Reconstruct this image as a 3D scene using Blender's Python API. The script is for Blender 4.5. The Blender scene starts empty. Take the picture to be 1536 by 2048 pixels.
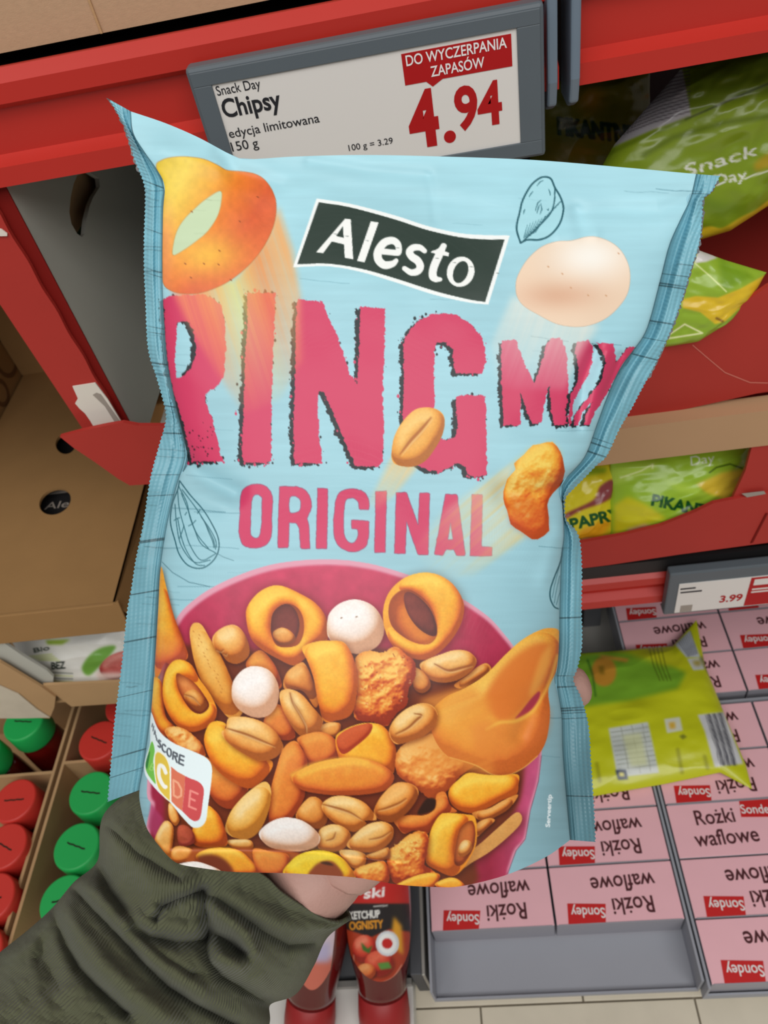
import bpy, bmesh, math, random
import numpy as np
from mathutils import Vector, Matrix, noise as mnoise
from mathutils.geometry import tessellate_polygon

random.seed(7)
rng = np.random.default_rng(11)
SC = bpy.context.scene
COL = SC.collection

# ------------------------------------------------------------------ camera
F = 1540.0
CAM = np.array([0.0, 0.0, 0.99])
_x = np.array([0.987, 0.115, 0.117]); _x /= np.linalg.norm(_x)
_y = np.array([0.013, 0.729, -0.684]); _y -= _x * (_x @ _y); _y /= np.linalg.norm(_y)
_z = np.cross(_x, _y)
M3 = np.array([_x, _y, _z])              # camera axes -> world axes
cam_data = bpy.data.cameras.new('camera')
cam = bpy.data.objects.new('camera', cam_data)
COL.objects.link(cam)
cam_data.sensor_fit = 'HORIZONTAL'
cam_data.sensor_width = 36.0
cam_data.lens = 36.0 * F / 1536.0
cam_data.clip_start = 0.01
cam_data.dof.use_dof = True
cam_data.dof.focus_distance = 0.315
cam_data.dof.aperture_fstop = 30.0
mw = Matrix([[*M3[0], CAM[0]], [*M3[1], CAM[1]], [*M3[2], CAM[2]], [0, 0, 0, 1]])
cam.matrix_world = mw
SC.camera = cam

# ------------------------------------------------------------------ light
SC.view_settings.view_transform = 'Standard'
SC.view_settings.look = 'None'
SC.view_settings.gamma = 1.0
SC.view_settings.use_curve_mapping = False
SC.view_settings.exposure = 0.0
world = bpy.data.worlds.new('store_ambience')
SC.world = world
world.use_nodes = True
world.node_tree.nodes['Background'].inputs[0].default_value = (0.97, 0.98, 1.0, 1)
world.node_tree.nodes['Background'].inputs[1].default_value = 0.2


def area_light(name, loc, target, sx, sy, watts, color=(1, 1, 1)):
    ld = bpy.data.lights.new(name, 'AREA')
    ld.shape = 'RECTANGLE'; ld.size = sx; ld.size_y = sy
    ld.energy = watts; ld.color = color
    o = bpy.data.objects.new(name, ld)
    COL.objects.link(o)
    o.location = loc
    o.rotation_euler = (Vector(target) - Vector(loc)).to_track_quat('-Z', 'Y').to_euler()
    return o


area_light('ceiling_strip_light', (-0.2, -0.9, 2.9), (0, -0.1, 0.7), 4.0, 0.9, 44, (1, 0.985, 0.96))
area_light('ceiling_strip_light', (0.3, -2.3, 2.9), (0, 0.2, 0.7), 4.0, 0.9, 42, (1, 0.985, 0.96))


# ------------------------------------------------------------------ geometry helpers
def ray(u, v):
    return M3 @ np.array([u - 768.0, 1024.0 - v, -F])


def PZ(u, v, z):                          # camera depth z
    return CAM + ray(u, v) * (z / F)


def onY(u, v, Y):
    d = ray(u, v)
    return CAM + d * (Y / d[1])


def onD(u, v, drop):
    d = ray(u, v)
    return CAM + d * (-drop / d[2])


def onX(u, v, X):
    d = ray(u, v)
    return CAM + d * (X / d[0])


def onP(u, v, p, n):
    d = ray(u, v)
    n = np.asarray(n, float)
    return CAM + d * (((np.asarray(p) - CAM) @ n) / (d @ n))


def PZv(uv, z):                           # vectorised PZ
    d = np.stack([uv[:, 0] - 768.0, 1024.0 - uv[:, 1], np.full(len(uv), -F)], 1) @ M3.T
    return CAM + d * (z / F)[:, None]


def project(p):
    c = (np.asarray(p) - CAM) @ M3
    return np.stack([768 + F * c[..., 0] / -c[..., 2], 1024 - F * c[..., 1] / -c[..., 2]], -1)


def lin(c):
    c = np.asarray(c, float)
    return np.where(c <= 0.04045, c / 12.92, ((c + 0.055) / 1.055) ** 2.4)


def rgb(*c):
    return tuple(lin(np.array(c) / 255.0)) + (1.0,)


def tag(o, label=None, cat=None, group=None, kind=None):
    if label: o['label'] = label
    if cat: o['category'] = cat
    if group: o['group'] = group
    if kind: o['kind'] = kind
    return o


def thing(name, loc, label, cat, group=None, kind=None):
    o = bpy.data.objects.new(name, None)
    o.empty_display_size = 0.02
    COL.objects.link(o)
    o.location = Vector([float(a) for a in loc])
    return tag(o, label, cat, group, kind)


_wl = {}


def wloc(o):
    v = np.zeros(3)
    while o is not None:
        v = v + np.array(o.location)
        o = o.parent
    return v


def mesh_obj(name, verts, faces, mat, parent=None, smooth=False, cols=None, uvs=None):
    """verts in world space; made relative to the parent"""
    verts = np.asarray(verts, float)
    if parent is not None:
        verts = verts - wloc(parent)
        off = np.zeros(3)
    else:
        off = (verts.min(0) + verts.max(0)) / 2
        off[2] = verts[:, 2].min()
        verts = verts - off
    me = bpy.data.meshes.new(name)
    if isinstance(faces, np.ndarray):
        nv, nf, k = len(verts), len(faces), faces.shape[1]
        me.vertices.add(nv); me.vertices.foreach_set('co', verts.ravel())
        me.loops.add(nf * k); me.loops.foreach_set('vertex_index', faces.ravel().astype(np.int32))
        me.polygons.add(nf)
        me.polygons.foreach_set('loop_start', np.arange(0, nf * k, k, dtype=np.int32))
        me.update(calc_edges=True); me.validate()
    else:
        me.from_pydata([tuple(v) for v in verts], [], faces)
    if smooth:
        me.polygons.foreach_set('use_smooth', np.ones(len(me.polygons), bool))
    if cols is not None:
        at = me.color_attributes.new('Col', 'FLOAT_COLOR', 'POINT')
        c4 = np.ones((len(verts), 4), np.float32); c4[:, :3] = lin(np.clip(cols, 0, 1))
        at.data.foreach_set('color', c4.ravel())
    if uvs is not None:
        ul = me.uv_layers.new(name='UVMap')
        li = np.empty(len(me.loops), np.int32); me.loops.foreach_get('vertex_index', li)
        ul.data.foreach_set('uv', np.asarray(uvs, np.float32)[li].ravel())
    me.update()
    o = bpy.data.objects.new(name, me)
    COL.objects.link(o)
    if mat is not None:
        me.materials.append(mat)
    if parent is not None:
        o.parent = parent
    else:
        o.location = Vector(off)
    return o


def grid_faces(nr, nc):
    r, c = np.meshgrid(np.arange(nr - 1), np.arange(nc - 1), indexing='ij')
    a = (r * nc + c).ravel()
    return np.stack([a, a + nc, a + nc + 1, a + 1], 1)


def box_geo(lo, hi, bev=0.0):
    lo = np.array(lo, float); hi = np.array(hi, float)
    bm = bmesh.new()
    bmesh.ops.create_cube(bm, size=1.0)
    for v in bm.verts:
        v.co = Vector((lo + hi) / 2 + np.array(v.co) * (hi - lo))
    if bev > 0:
        bmesh.ops.bevel(bm, geom=bm.edges[:], offset=bev, segments=2, affect='EDGES', profile=0.5)
    bm.verts.index_update()
    vs = [tuple(v.co) for v in bm.verts]; fs = [[v.index for v in f.verts] for f in bm.faces]
    bm.free()
    return vs, fs


def box(name, lo, hi, mat, parent=None, bev=0.0):
    vs, fs = box_geo(lo, hi, bev)
    return mesh_obj(name, vs, fs, mat, parent)


def plate(name, outer, thick, mat, parent=None, holes=()):
    """flat board from a planar outline (world points) with holes; thick = offset vector of the back face"""
    loops = [list(map(np.asarray, outer))] + [list(map(np.asarray, h)) for h in holes]
    flat = [p for l in loops for p in l]
    tris = tessellate_polygon([[Vector(p) for p in l] for l in loops])
    n = len(flat)
    th = np.asarray(thick, float)
    vs = [tuple(p) for p in flat] + [tuple(p + th) for p in flat]
    fs = []
    for t in tris:
        fs.append(list(t)); fs.append([i + n for i in reversed(t)])
    k = 0
    for l in loops:
        m = len(l)
        for i in range(m):
            a, b = k + i, k + (i + 1) % m
            fs.append([a, b, b + n, a + n])
        k += m
    o = mesh_obj(name, vs, fs, mat, parent)
    bm = bmesh.new(); bm.from_mesh(o.data)
    bmesh.ops.recalc_face_normals(bm, faces=bm.faces[:])
    bm.to_mesh(o.data); bm.free()
    return o


def extrude_profile(name, prof, x0, x1, mat, parent):
    """closed YZ profile swept along X"""
    n = len(prof)
    vs = [(x0, y, z) for y, z in prof] + [(x1, y, z) for y, z in prof]
    fs = [[i, (i + 1) % n, n + (i + 1) % n, n + i] for i in range(n)]
    fs += [list(range(n))[::-1], list(range(n, 2 * n))]
    o = mesh_obj(name, vs, fs, mat, parent)
    bm = bmesh.new(); bm.from_mesh(o.data)
    bmesh.ops.recalc_face_normals(bm, faces=bm.faces[:])
    bm.to_mesh(o.data); bm.free()
    return o


def lathe(name, p0, p1, prof, mat, parent, seg=40, smooth=True, squash=None):
    """prof: (distance along axis, radius) pairs"""
    p0 = np.asarray(p0, float); ax = np.asarray(p1, float) - p0; ax /= np.linalg.norm(ax)
    up = np.array([0, 0, 1.0]) if abs(ax[2]) < 0.9 else np.array([0, 1.0, 0])
    e1 = np.cross(up, ax); e1 /= np.linalg.norm(e1); e2 = np.cross(ax, e1)
    vs, fs = [], []
    for d, r in prof:
        for k in range(seg):
            a = 2 * math.pi * k / seg
            vs.append(p0 + ax * d + (e1 * math.cos(a) + e2 * math.sin(a)) * r)
    for i in range(len(prof) - 1):
        for k in range(seg):
            a, b = i * seg + k, i * seg + (k + 1) % seg
            fs.append([a, b, b + seg, a + seg])
    fs.append(list(range(seg))[::-1]); m = (len(prof) - 1) * seg
    fs.append(list(range(m, m + seg)))
    o = mesh_obj(name, vs, fs, mat, parent)
    if smooth:
        for p in o.data.polygons:
            p.use_smooth = len(p.vertices) == 4
        o.data.update()
    return o


def catmull(pts, n=8, closed=True):
    pts = np.asarray(pts, float); N = len(pts); out = []
    t = np.linspace(0, 1, n, endpoint=False)[:, None]
    for i in range(N if closed else N - 1):
        if closed:
            p0, p1, p2, p3 = pts[i - 1], pts[i], pts[(i + 1) % N], pts[(i + 2) % N]
        else:
            p1, p2 = pts[i], pts[i + 1]
            p0 = pts[i - 1] if i else 2 * p1 - p2
            p3 = pts[i + 2] if i + 2 < N else 2 * p2 - p1
        out.append(0.5 * (2 * p1 + (p2 - p0) * t + (2 * p0 - 5 * p1 + 4 * p2 - p3) * t ** 2 + (3 * p1 - p0 - 3 * p2 + p3) * t ** 3))
    if not closed:
        out.append(pts[-1:])
    return np.concatenate(out)


def resample(poly, n):
    poly = np.asarray(poly, float)
    d = np.r_[0, np.cumsum(np.linalg.norm(np.diff(poly, axis=0), axis=1))]
    s = np.linspace(0, d[-1], n)
    return np.stack([np.interp(s, d, poly[:, k]) for k in range(poly.shape[1])], 1)


# ------------------------------------------------------------------ materials
def mat(name, col, rough=0.5, spec=0.4, noise_amt=0.0, noise_scale=60.0, bump=0.0, bump_scale=200.0, metal=0.0, coat=0.0, stretch=None, trans=0.0):
    m = bpy.data.materials.new(name); m.use_nodes = True
    nt = m.node_tree; b = nt.nodes['Principled BSDF']
    b.inputs['Roughness'].default_value = rough
    b.inputs['Specular IOR Level'].default_value = spec
    b.inputs['Metallic'].default_value = metal
    b.inputs['Coat Weight'].default_value = coat
    c = rgb(*col)
    b.inputs['Base Color'].default_value = c
    tc = nt.nodes.new('ShaderNodeTexCoord')
    src = tc.outputs['Object']
    if stretch:
        mp = nt.nodes.new('ShaderNodeMapping'); mp.inputs['Scale'].default_value = stretch
        nt.links.new(src, mp.inputs['Vector']); src = mp.outputs['Vector']
    if noise_amt > 0:
        n = nt.nodes.new('ShaderNodeTexNoise'); n.inputs['Scale'].default_value = noise_scale; n.inputs['Detail'].default_value = 5
        nt.links.new(src, n.inputs['Vector'])
        mx = nt.nodes.new('ShaderNodeMix'); mx.data_type = 'RGBA'
        mx.inputs[6].default_value = tuple(x * (1 - noise_amt) for x in c[:3]) + (1,)
        mx.inputs[7].default_value = tuple(min(1, x * (1 + noise_amt)) for x in c[:3]) + (1,)
        nt.links.new(n.outputs['Fac'], mx.inputs[0]); nt.links.new(mx.outputs[2], b.inputs['Base Color'])
    if bump > 0:
        n = nt.nodes.new('ShaderNodeTexNoise'); n.inputs['Scale'].default_value = bump_scale; n.inputs['Detail'].default_value = 4
        nt.links.new(src, n.inputs['Vector'])
        bp = nt.nodes.new('ShaderNodeBump'); bp.inputs['Strength'].default_value = bump; bp.inputs['Distance'].default_value = 0.002
        nt.links.new(n.outputs['Fac'], bp.inputs['Height']); nt.links.new(bp.outputs['Normal'], b.inputs['Normal'])
    return m


def vcol_mat(name, rough=0.45, spec=0.4, bump=0.0, bump_scale=300.0, coat=0.0):
    m = mat(name, (200, 200, 200), rough, spec, bump=bump, bump_scale=bump_scale, coat=coat)
    nt = m.node_tree; a = nt.nodes.new('ShaderNodeAttribute'); a.attribute_name = 'Col'
    nt.links.new(a.outputs['Color'], nt.nodes['Principled BSDF'].inputs['Base Color'])
    return m


MAT = dict(
    red=mat('red_painted_steel', (190, 46, 36), 0.38, 0.45, 0.05, 15),
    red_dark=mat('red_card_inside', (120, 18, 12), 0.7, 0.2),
    redcard=mat('red_printed_card', (176, 52, 44), 0.55, 0.3, 0.06, 30, 0.05, 300),
    grey=mat('grey_label_plastic', (92, 100, 106), 0.42, 0.4, 0.04, 40),
    edge=mat('blue_grey_clip_plastic', (112, 126, 140), 0.3, 0.5),
    screen=mat('electronic_paper', (226, 221, 216), 0.45, 0.35),
    screen_red=mat('electronic_paper_red', (176, 22, 24), 0.5, 0.3),
    ink=mat('electronic_paper_black', (38, 38, 42), 0.5, 0.3),
    white_ink=mat('white_print', (240, 232, 230), 0.5, 0.3),
    kraft=mat('kraft_cardboard', (188, 152, 110), 0.75, 0.15, 0.08, 25, 0.1, 500),
    kraft_dark=mat('brown_cardboard', (160, 122, 78), 0.75, 0.15, 0.08, 25, 0.08, 400),
    kraft_tan=mat('tan_cardboard', (186, 148, 112), 0.7, 0.2, 0.05, 20),
    kraft_top=mat('woven_print_kraft', (190, 156, 124), 0.75, 0.15, 0.12, 260, 0.1, 900, stretch=(1, 1, 3)),
    greycard=mat('grey_lined_card', (188, 188, 178), 0.6, 0.25, 0.04, 12),
    whitecard=mat('white_lined_card', (158, 160, 168), 0.55, 0.3, 0.04, 14),  # card darkened all over to give the empty tray slot its deep shade
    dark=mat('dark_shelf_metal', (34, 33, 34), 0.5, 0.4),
    darkgrey=mat('dark_grey_base', (74, 76, 80), 0.5, 0.4, 0.05, 20),
    steel=mat('galvanised_strip', (168, 166, 160), 0.35, 0.5, 0.06, 60, metal=0.4),
    tile=mat('beige_floor_tile', (214, 204, 184), 0.35, 0.45, 0.09, 30),
    grout=mat('grey_grout', (140, 132, 118), 0.8, 0.1),
    pink=mat('pink_printed_box', (246, 190, 198), 0.42, 0.4, 0.03, 40),
    pinkside=mat('pale_box_side', (158, 156, 164), 0.5, 0.35),  # box sides darkened too, for the shade in the tray slot
    logo=mat('red_print', (206, 40, 40), 0.45, 0.35),
    brown_ink=mat('dark_brown_print', (84, 40, 44), 0.5, 0.3),
    sauce=mat('dark_red_sauce_plastic', (92, 14, 14), 0.15, 0.6, coat=0.4),
    sauce2=mat('brown_red_sauce_glass', (92, 12, 10), 0.12, 0.6, coat=0.5),
    capred=mat('red_plastic_cap', (212, 58, 48), 0.42, 0.4, 0.04, 30),
    capdeep=mat('deep_red_plastic_cap', (160, 38, 38), 0.42, 0.4, 0.04, 30),
    capgreen=mat('green_plastic_cap', (40, 178, 88), 0.4, 0.4, 0.04, 30),
    stamp=mat('dark_stamp_ink', (40, 40, 30), 0.6, 0.2),
    whiteplate=mat('white_base_plate', (222, 220, 214), 0.4, 0.4, 0.03, 20),
    tape=mat('white_paper_tape', (226, 218, 206), 0.6, 0.2, 0.05, 40),
    tapegrey=mat('grey_glue_smear', (160, 150, 140), 0.6, 0.2),
    skin=mat('skin', (188, 146, 134), 0.5, 0.35, 0.08, 60, 0.15, 500),
    wall=mat('dark_back_panel', (70, 66, 62), 0.6, 0.3),
    bag=vcol_mat('printed_bag_film', 0.42, 0.38, 0.03, 120),
    fin=vcol_mat('printed_seal_film', 0.36, 0.42),
    chips=vcol_mat('glossy_chips_film', 0.25, 0.5, 0.25, 60),
    sticker=vcol_mat('printed_bottle_label', 0.4, 0.4),
    foil=mat('silver_foil', (176, 180, 184), 0.25, 0.6, metal=0.7),
)


# ------------------------------------------------------------------ text
_tc = {}


def text_geo(s, bold=0.0, outline=False):
    key = (s, bold, outline)
    if key in _tc: return _tc[key]
    cu = bpy.data.curves.new('txt', 'FONT'); cu.body = s; cu.size = 1.0; cu.offset = bold
    cu.resolution_u = 4
    cu.fill_mode = 'NONE' if outline else 'FRONT'
    if not outline: cu.dimensions = '2D'
    o = bpy.data.objects.new('txt', cu); COL.objects.link(o)
    dg = bpy.context.evaluated_depsgraph_get(); dg.update()
    ev = o.evaluated_get(dg); me = ev.to_mesh()
    vs = np.array([v.co[:2] for v in me.vertices])
    if outline:
        fs = [tuple(e.vertices) for e in me.edges]
    else:
        fs = [list(p.vertices) for p in me.polygons]
    ev.to_mesh_clear()
    bpy.data.objects.remove(o); bpy.data.curves.remove(cu)
    vs = vs.reshape(-1, 2)
    vs[:, 0] -= vs[:, 0].min()
    _tc[key] = (vs, fs)
    return _tc[key]


def text_plane(name, s, p_left, ex, ey, width, cap, mt, parent, off, bold=0.0, shear=0.0):
    """flat lettering: baseline-left point, axes, total width and capital height"""
    vs, fs = text_geo(s, bold)
    w = vs[:, 0].max(); ch = 0.70
    x = vs[:, 0] / w * width; y = vs[:, 1] / ch * cap
    x = x + shear * y
    P = np.asarray(p_left) + np.outer(x, ex) + np.outer(y, ey) + np.asarray(off)
    return mesh_obj(name, P, fs, mt, parent)


# ------------------------------------------------------------------ print painter (numpy, colours of the flat print)
def blur(a, r):
    r = int(max(1, round(r)))
    for ax in (0, 1):
        for _ in range(2):
            p = np.pad(a, [(r + 1, r) if k == ax else (0, 0) for k in (0, 1)], mode='edge')
            c = np.cumsum(p, axis=ax, dtype=np.float64)
            k = 2 * r + 1
            a = (np.take(c, np.arange(k, c.shape[ax]), axis=ax) - np.take(c, np.arange(0, c.shape[ax] - k), axis=ax)) / k
    return a


def vnoise(h, w, cell, octaves=4, seed=0, ax=1.0):
    g = np.random.default_rng(seed); out = np.zeros((h, w)); amp = 1.0; tot = 0
    for o in range(octaves):
        c = max(1.0, cell / 2 ** o)
        gh, gw = int(h / c) + 3, int(w / (c * ax)) + 3
        q = g.random((gh, gw))
        yy = np.arange(h) / c; xx = np.arange(w) / (c * ax)
        yi = yy.astype(int); xi = xx.astype(int)
        fy = (yy - yi)[:, None]; fx = (xx - xi)[None]
        fy = fy * fy * (3 - 2 * fy); fx = fx * fx * (3 - 2 * fx)
        a = q[yi][:, xi]; b = q[yi][:, xi + 1]; cc = q[yi + 1][:, xi]; d = q[yi + 1][:, xi + 1]
        out += amp * ((a * (1 - fx) + b * fx) * (1 - fy) + (cc * (1 - fx) + d * fx) * fy)
        tot += amp; amp *= 0.5
    return out / tot


class Canvas:
    def __init__(s, x0, y0, x1, y1, base):
        s.x0, s.y0 = int(x0), int(y0); s.w, s.h = int(x1 - x0), int(y1 - y0)
        s.img = np.zeros((s.h, s.w, 3)); s.img[:] = np.array(base) / 255.0
        s.seed = 1

    def mask(s, loops, aa=3, pad=2):
        """even-odd coverage of one or more closed loops"""
        if not isinstance(loops, list): loops = [loops]
        loops = [np.asarray(l, float) for l in loops]
        a = np.concatenate(loops)
        bx0 = max(0, int(a[:, 0].min() - s.x0) - pad); bx1 = min(s.w, int(a[:, 0].max() - s.x0) + pad + 2)
        by0 = max(0, int(a[:, 1].min() - s.y0) - pad); by1 = min(s.h, int(a[:, 1].max() - s.y0) + pad + 2)
        if bx1 <= bx0 or by1 <= by0: return None
        W, H = (bx1 - bx0) * aa, (by1 - by0) * aa
        acc = np.zeros((H, W + 1), np.int32)
        for l in loops:
            P = (l - [s.x0 + bx0, s.y0 + by0]) * aa
            Q = np.roll(P, -1, 0)
            for (xa, ya), (xb, yb) in zip(P, Q):
                if ya == yb: continue
                if ya > yb: xa, ya, xb, yb = xb, yb, xa, ya
                r0 = max(0, math.ceil(ya - 0.5)); r1 = min(H, math.ceil(yb - 0.5))
                if r1 <= r0: continue
                rr = np.arange(r0, r1)
                xs = xa + (rr + 0.5 - ya) * (xb - xa) / (yb - ya)
                ii = np.clip(np.ceil(xs - 0.5), 0, W).astype(int)
                np.add.at(acc, (rr, ii), 1)
        ins = (np.cumsum(acc, 1)[:, :W] & 1).astype(float)
        m = ins.reshape(by1 - by0, aa, bx1 - bx0, aa).mean((1, 3))
        return (slice(by0, by1), slice(bx0, bx1)), m

    def fill(s, loops, col, alpha=1.0, soft=0):
        r = s.mask(loops, pad=2 + 3 * int(soft))
        if r is None: return
        sl, m = r
        if soft: m = blur(m, soft)
        m = (m * alpha)[..., None]
        s.img[sl] = s.img[sl] * (1 - m) + np.array(col) / 255.0 * m

    def stroke(s, pts, width, col, alpha=1.0, soft=0.6):
        pts = np.asarray(pts, float); wd = np.broadcast_to(np.asarray(width, float), (len(pts),))
        pad = wd.max() / 2 + 3 + soft
        bx0 = max(0, int(pts[:, 0].min() - s.x0 - pad)); bx1 = min(s.w, int(pts[:, 0].max() - s.x0 + pad) + 1)
        by0 = max(0, int(pts[:, 1].min() - s.y0 - pad)); by1 = min(s.h, int(pts[:, 1].max() - s.y0 + pad) + 1)
        if bx1 <= bx0 or by1 <= by0: return
        X, Y = np.meshgrid(np.arange(bx0, bx1) + s.x0 + 0.5, np.arange(by0, by1) + s.y0 + 0.5)
        best = np.full(X.shape, -99.0)
        for i in range(len(pts) - 1):
            a, b = pts[i], pts[i + 1]; d = b - a; L = max(1e-6, d @ d)
            t = np.clip(((X - a[0]) * d[0] + (Y - a[1]) * d[1]) / L, 0, 1)
            dist = np.hypot(X - a[0] - t * d[0], Y - a[1] - t * d[1])
            best = np.maximum(best, (wd[i] + (wd[i + 1] - wd[i]) * t) / 2 - dist)
        m = np.clip(best / (2 * soft) + 0.5, 0, 1)[..., None] * alpha
        sl = (slice(by0, by1), slice(bx0, bx1))
        s.img[sl] = s.img[sl] * (1 - m) + np.array(col) / 255.0 * m

    def food(s, pts, ramp, infl=0.3, light=(-0.3, -0.62, 0.72), rough=0.0, cell=14, shadow=0.72, grain=0.05, sm=True, hard=1.0, rim=0.22, gain=1.06, edge=0.0, slope=0.3, holes=()):
        """printed picture of one snack: rounded shading inside an outline"""
        P = catmull(pts, 7) if sm else np.asarray(pts, float)
        s.seed += 1
        if rough:
            P = resample(np.r_[P, P[:1]], max(40, int(len(P) * 1.5)))[:-1]
            P = P + np.random.default_rng(s.seed).normal(0, rough * 0.16, P.shape)
        size = min(np.ptp(P[:, 0]), np.ptp(P[:, 1]))
        r = max(2, size * min(0.55, infl * 1.35))
        q = s.mask([P] + [catmull(h_, 7) for h_ in holes], pad=int(r * 1.2) + 6)
        if q is None: return
        sl, m = q
        if shadow:
            sh = blur(np.roll(m, (3, 2), (0, 1)), max(2, size * 0.07))
            s.img[sl] *= 1 - (shadow * sh * (1 - m))[..., None] * np.array([0.62, 0.85, 0.95])
        b = blur(m, r / 2)
        x = np.clip((b - 0.42) / 0.55, 0, 1)
        h = np.sqrt(np.maximum(0, 1 - (1 - x) ** 2)) * r * hard
        n = vnoise(*m.shape, cell, 4, s.seed)
        if rough: h = h + n * rough * 2.2
        h = blur(h, 1)
        gy, gx = np.gradient(h)
        nz = 1 / np.sqrt(1 + gx ** 2 + gy ** 2)
        L = np.array(light) / np.linalg.norm(light)
        lam = (-gx * L[0] - gy * L[1] + L[2]) * nz
        t = np.clip((lam - 0.15) * gain / 0.85 + (n - 0.5) * grain * 4, 0, 1)
        X_, Y_ = np.meshgrid(np.arange(m.shape[1]) + sl[1].start + s.x0, np.arange(m.shape[0]) + sl[0].start + s.y0)
        lo_, hi_ = P.min(0), P.max(0)
        t = np.clip(t - slope * (0.35 * (2 * (X_ - lo_[0]) / (hi_[0] - lo_[0]) - 1) + 0.65 * (2 * (Y_ - lo_[1]) / (hi_[1] - lo_[1]) - 1)) * 0.8, 0, 1)
        t = 0.15 + 0.85 * t * (1 - rim * (1 - x) ** 2)
        ramp = np.array(ramp, float) / 255.0
        ks = np.linspace(0, 1, len(ramp))
        c = np.stack([np.interp(t, ks, ramp[:, k]) for k in range(3)], -1)
        c *= (1 + (vnoise(*m.shape, 3, 2, s.seed + 999) - 0.5) * 0.08)[..., None]
        if edge:
            e = np.clip(4 * m * (1 - m), 0, 1)[..., None]
            c = c * (1 - edge * e)
        s.img[sl] = s.img[sl] * (1 - m[..., None]) + c * m[..., None]

    def trail(s, pts, p0, p1, colfn, alpha=0.7, soft=8, streak=0.5, power=1.0):
        """printed speed blur: fades from p0 to p1"""
        q = s.mask(np.asarray(pts, float), pad=int(3 * soft))
        if q is None: return
        sl, m = q
        m = blur(m, soft)
        p0 = np.array(p0, float); p1 = np.array(p1, float); d = p1 - p0; L = np.linalg.norm(d); d /= L; nrm = np.array([-d[1], d[0]])
        X, Y = np.meshgrid(np.arange(sl[1].start, sl[1].stop) + s.x0, np.arange(sl[0].start, sl[0].stop) + s.y0)
        t = np.clip(((X - p0[0]) * d[0] + (Y - p0[1]) * d[1]) / L, 0, 1)
        w = (X - p0[0]) * nrm[0] + (Y - p0[1]) * nrm[1]
        s.seed += 1
        g = np.random.default_rng(s.seed).random(4000)
        k = (w + 1500) / 7.0; ki = k.astype(int); f = k - ki
        st = g[ki] * (1 - f) + g[ki + 1] * f
        k2 = (w + 1500) / 2.5; k2i = k2.astype(int); f2 = k2 - k2i
        st = 0.6 * st + 0.4 * (g[k2i + 1500] * (1 - f2) + g[k2i + 1501] * f2)
        a = m * alpha * (1 - t) ** power * (1 - streak * st)
        c = colfn(t, w, st)
        s.img[sl] = s.img[sl] * (1 - a[..., None]) + c / 255.0 * a[..., None]

    def text(s, string, p_left, p_right, cap, col, bold=0.0, shear=0.0, up=None, alpha=1.0):
        vs, es = text_geo(string, bold, True)
        nxt = {}
        for a, b in es:
            nxt.setdefault(a, []).append(b); nxt.setdefault(b, []).append(a)
        seen = set(); loops = []
        for st in nxt:
            if st in seen: continue
            l = [st]; seen.add(st); cur = st
            while True:
                c = [k for k in nxt[cur] if k not in seen]
                if not c: break
                cur = c[0]; seen.add(cur); l.append(cur)
            loops.append(vs[l])
        p_left = np.array(p_left, float); ex = np.array(p_right, float) - p_left
        W = np.linalg.norm(ex); ex /= W
        ey = np.array(up, float) if up is not None else np.array([ex[1], -ex[0]])
        w = vs[:, 0].max()
        out = [p_left + np.outer(l[:, 0] / w * W + shear * l[:, 1] / 0.7 * cap, ex) + np.outer(l[:, 1] / 0.7 * cap, ey) for l in loops if len(l) > 2]
        if out: s.fill(out, col, alpha)
        if bold > 0:
            for l in out: s.stroke(np.r_[l, l[:1]], bold * cap * 3.2, col, alpha, 0.6)

    def sample(s, uv):
        x = np.clip(uv[:, 0] - s.x0 - 0.5, 0, s.w - 1.001); y = np.clip(uv[:, 1] - s.y0 - 0.5, 0, s.h - 1.001)
        xi = x.astype(int); yi = y.astype(int); fx = (x - xi)[:, None]; fy = (y - yi)[:, None]
        I = s.img
        return (I[yi, xi] * (1 - fx) + I[yi, xi + 1] * fx) * (1 - fy) + (I[yi + 1, xi] * (1 - fx) + I[yi + 1, xi + 1] * fx) * fy


def zz(x0, y0, sc):
    def f(*p):
        a = np.array(p, float).reshape(-1, 2)
        return a / sc + [x0, y0]
    return f


zA = zz(200, 180, 3.072); zB = zz(560, 300, 3.072); zC = zz(980, 300, 3.2); zD = zz(300, 560, 3.072)
zE = zz(740, 580, 2.743); zF = zz(300, 1100, 3.339); zG = zz(700, 1100, 3.072); zH = zz(260, 1400, 3.339)
zI = zz(680, 1400, 2.954); zJ = zz(200, 900, 2.768); zK = zz(1000, 1000, 2.767); zO = zz(460, 950, 2.793)
zQ = zz(280, 1430, 8.53); zS = zz(0, 1560, 2.133); zT = zz(1080, 120, 3.368); zU = zz(540, 1400, 4.267)
zV = zz(1200, 1180, 4.571); zM = zz(0, 320, 3.532); zP3 = zz(0, 600, 2.925); zP4 = zz(1050, 600, 2.926)
zP5 = zz(0, 1200, 2.415); zP6 = zz(400, 1650, 3.072); zP7 = zz(850, 1550, 2.239); zP8 = zz(1100, 1150, 3.523)
zL = zz(360, 0, 2.021)

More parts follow.
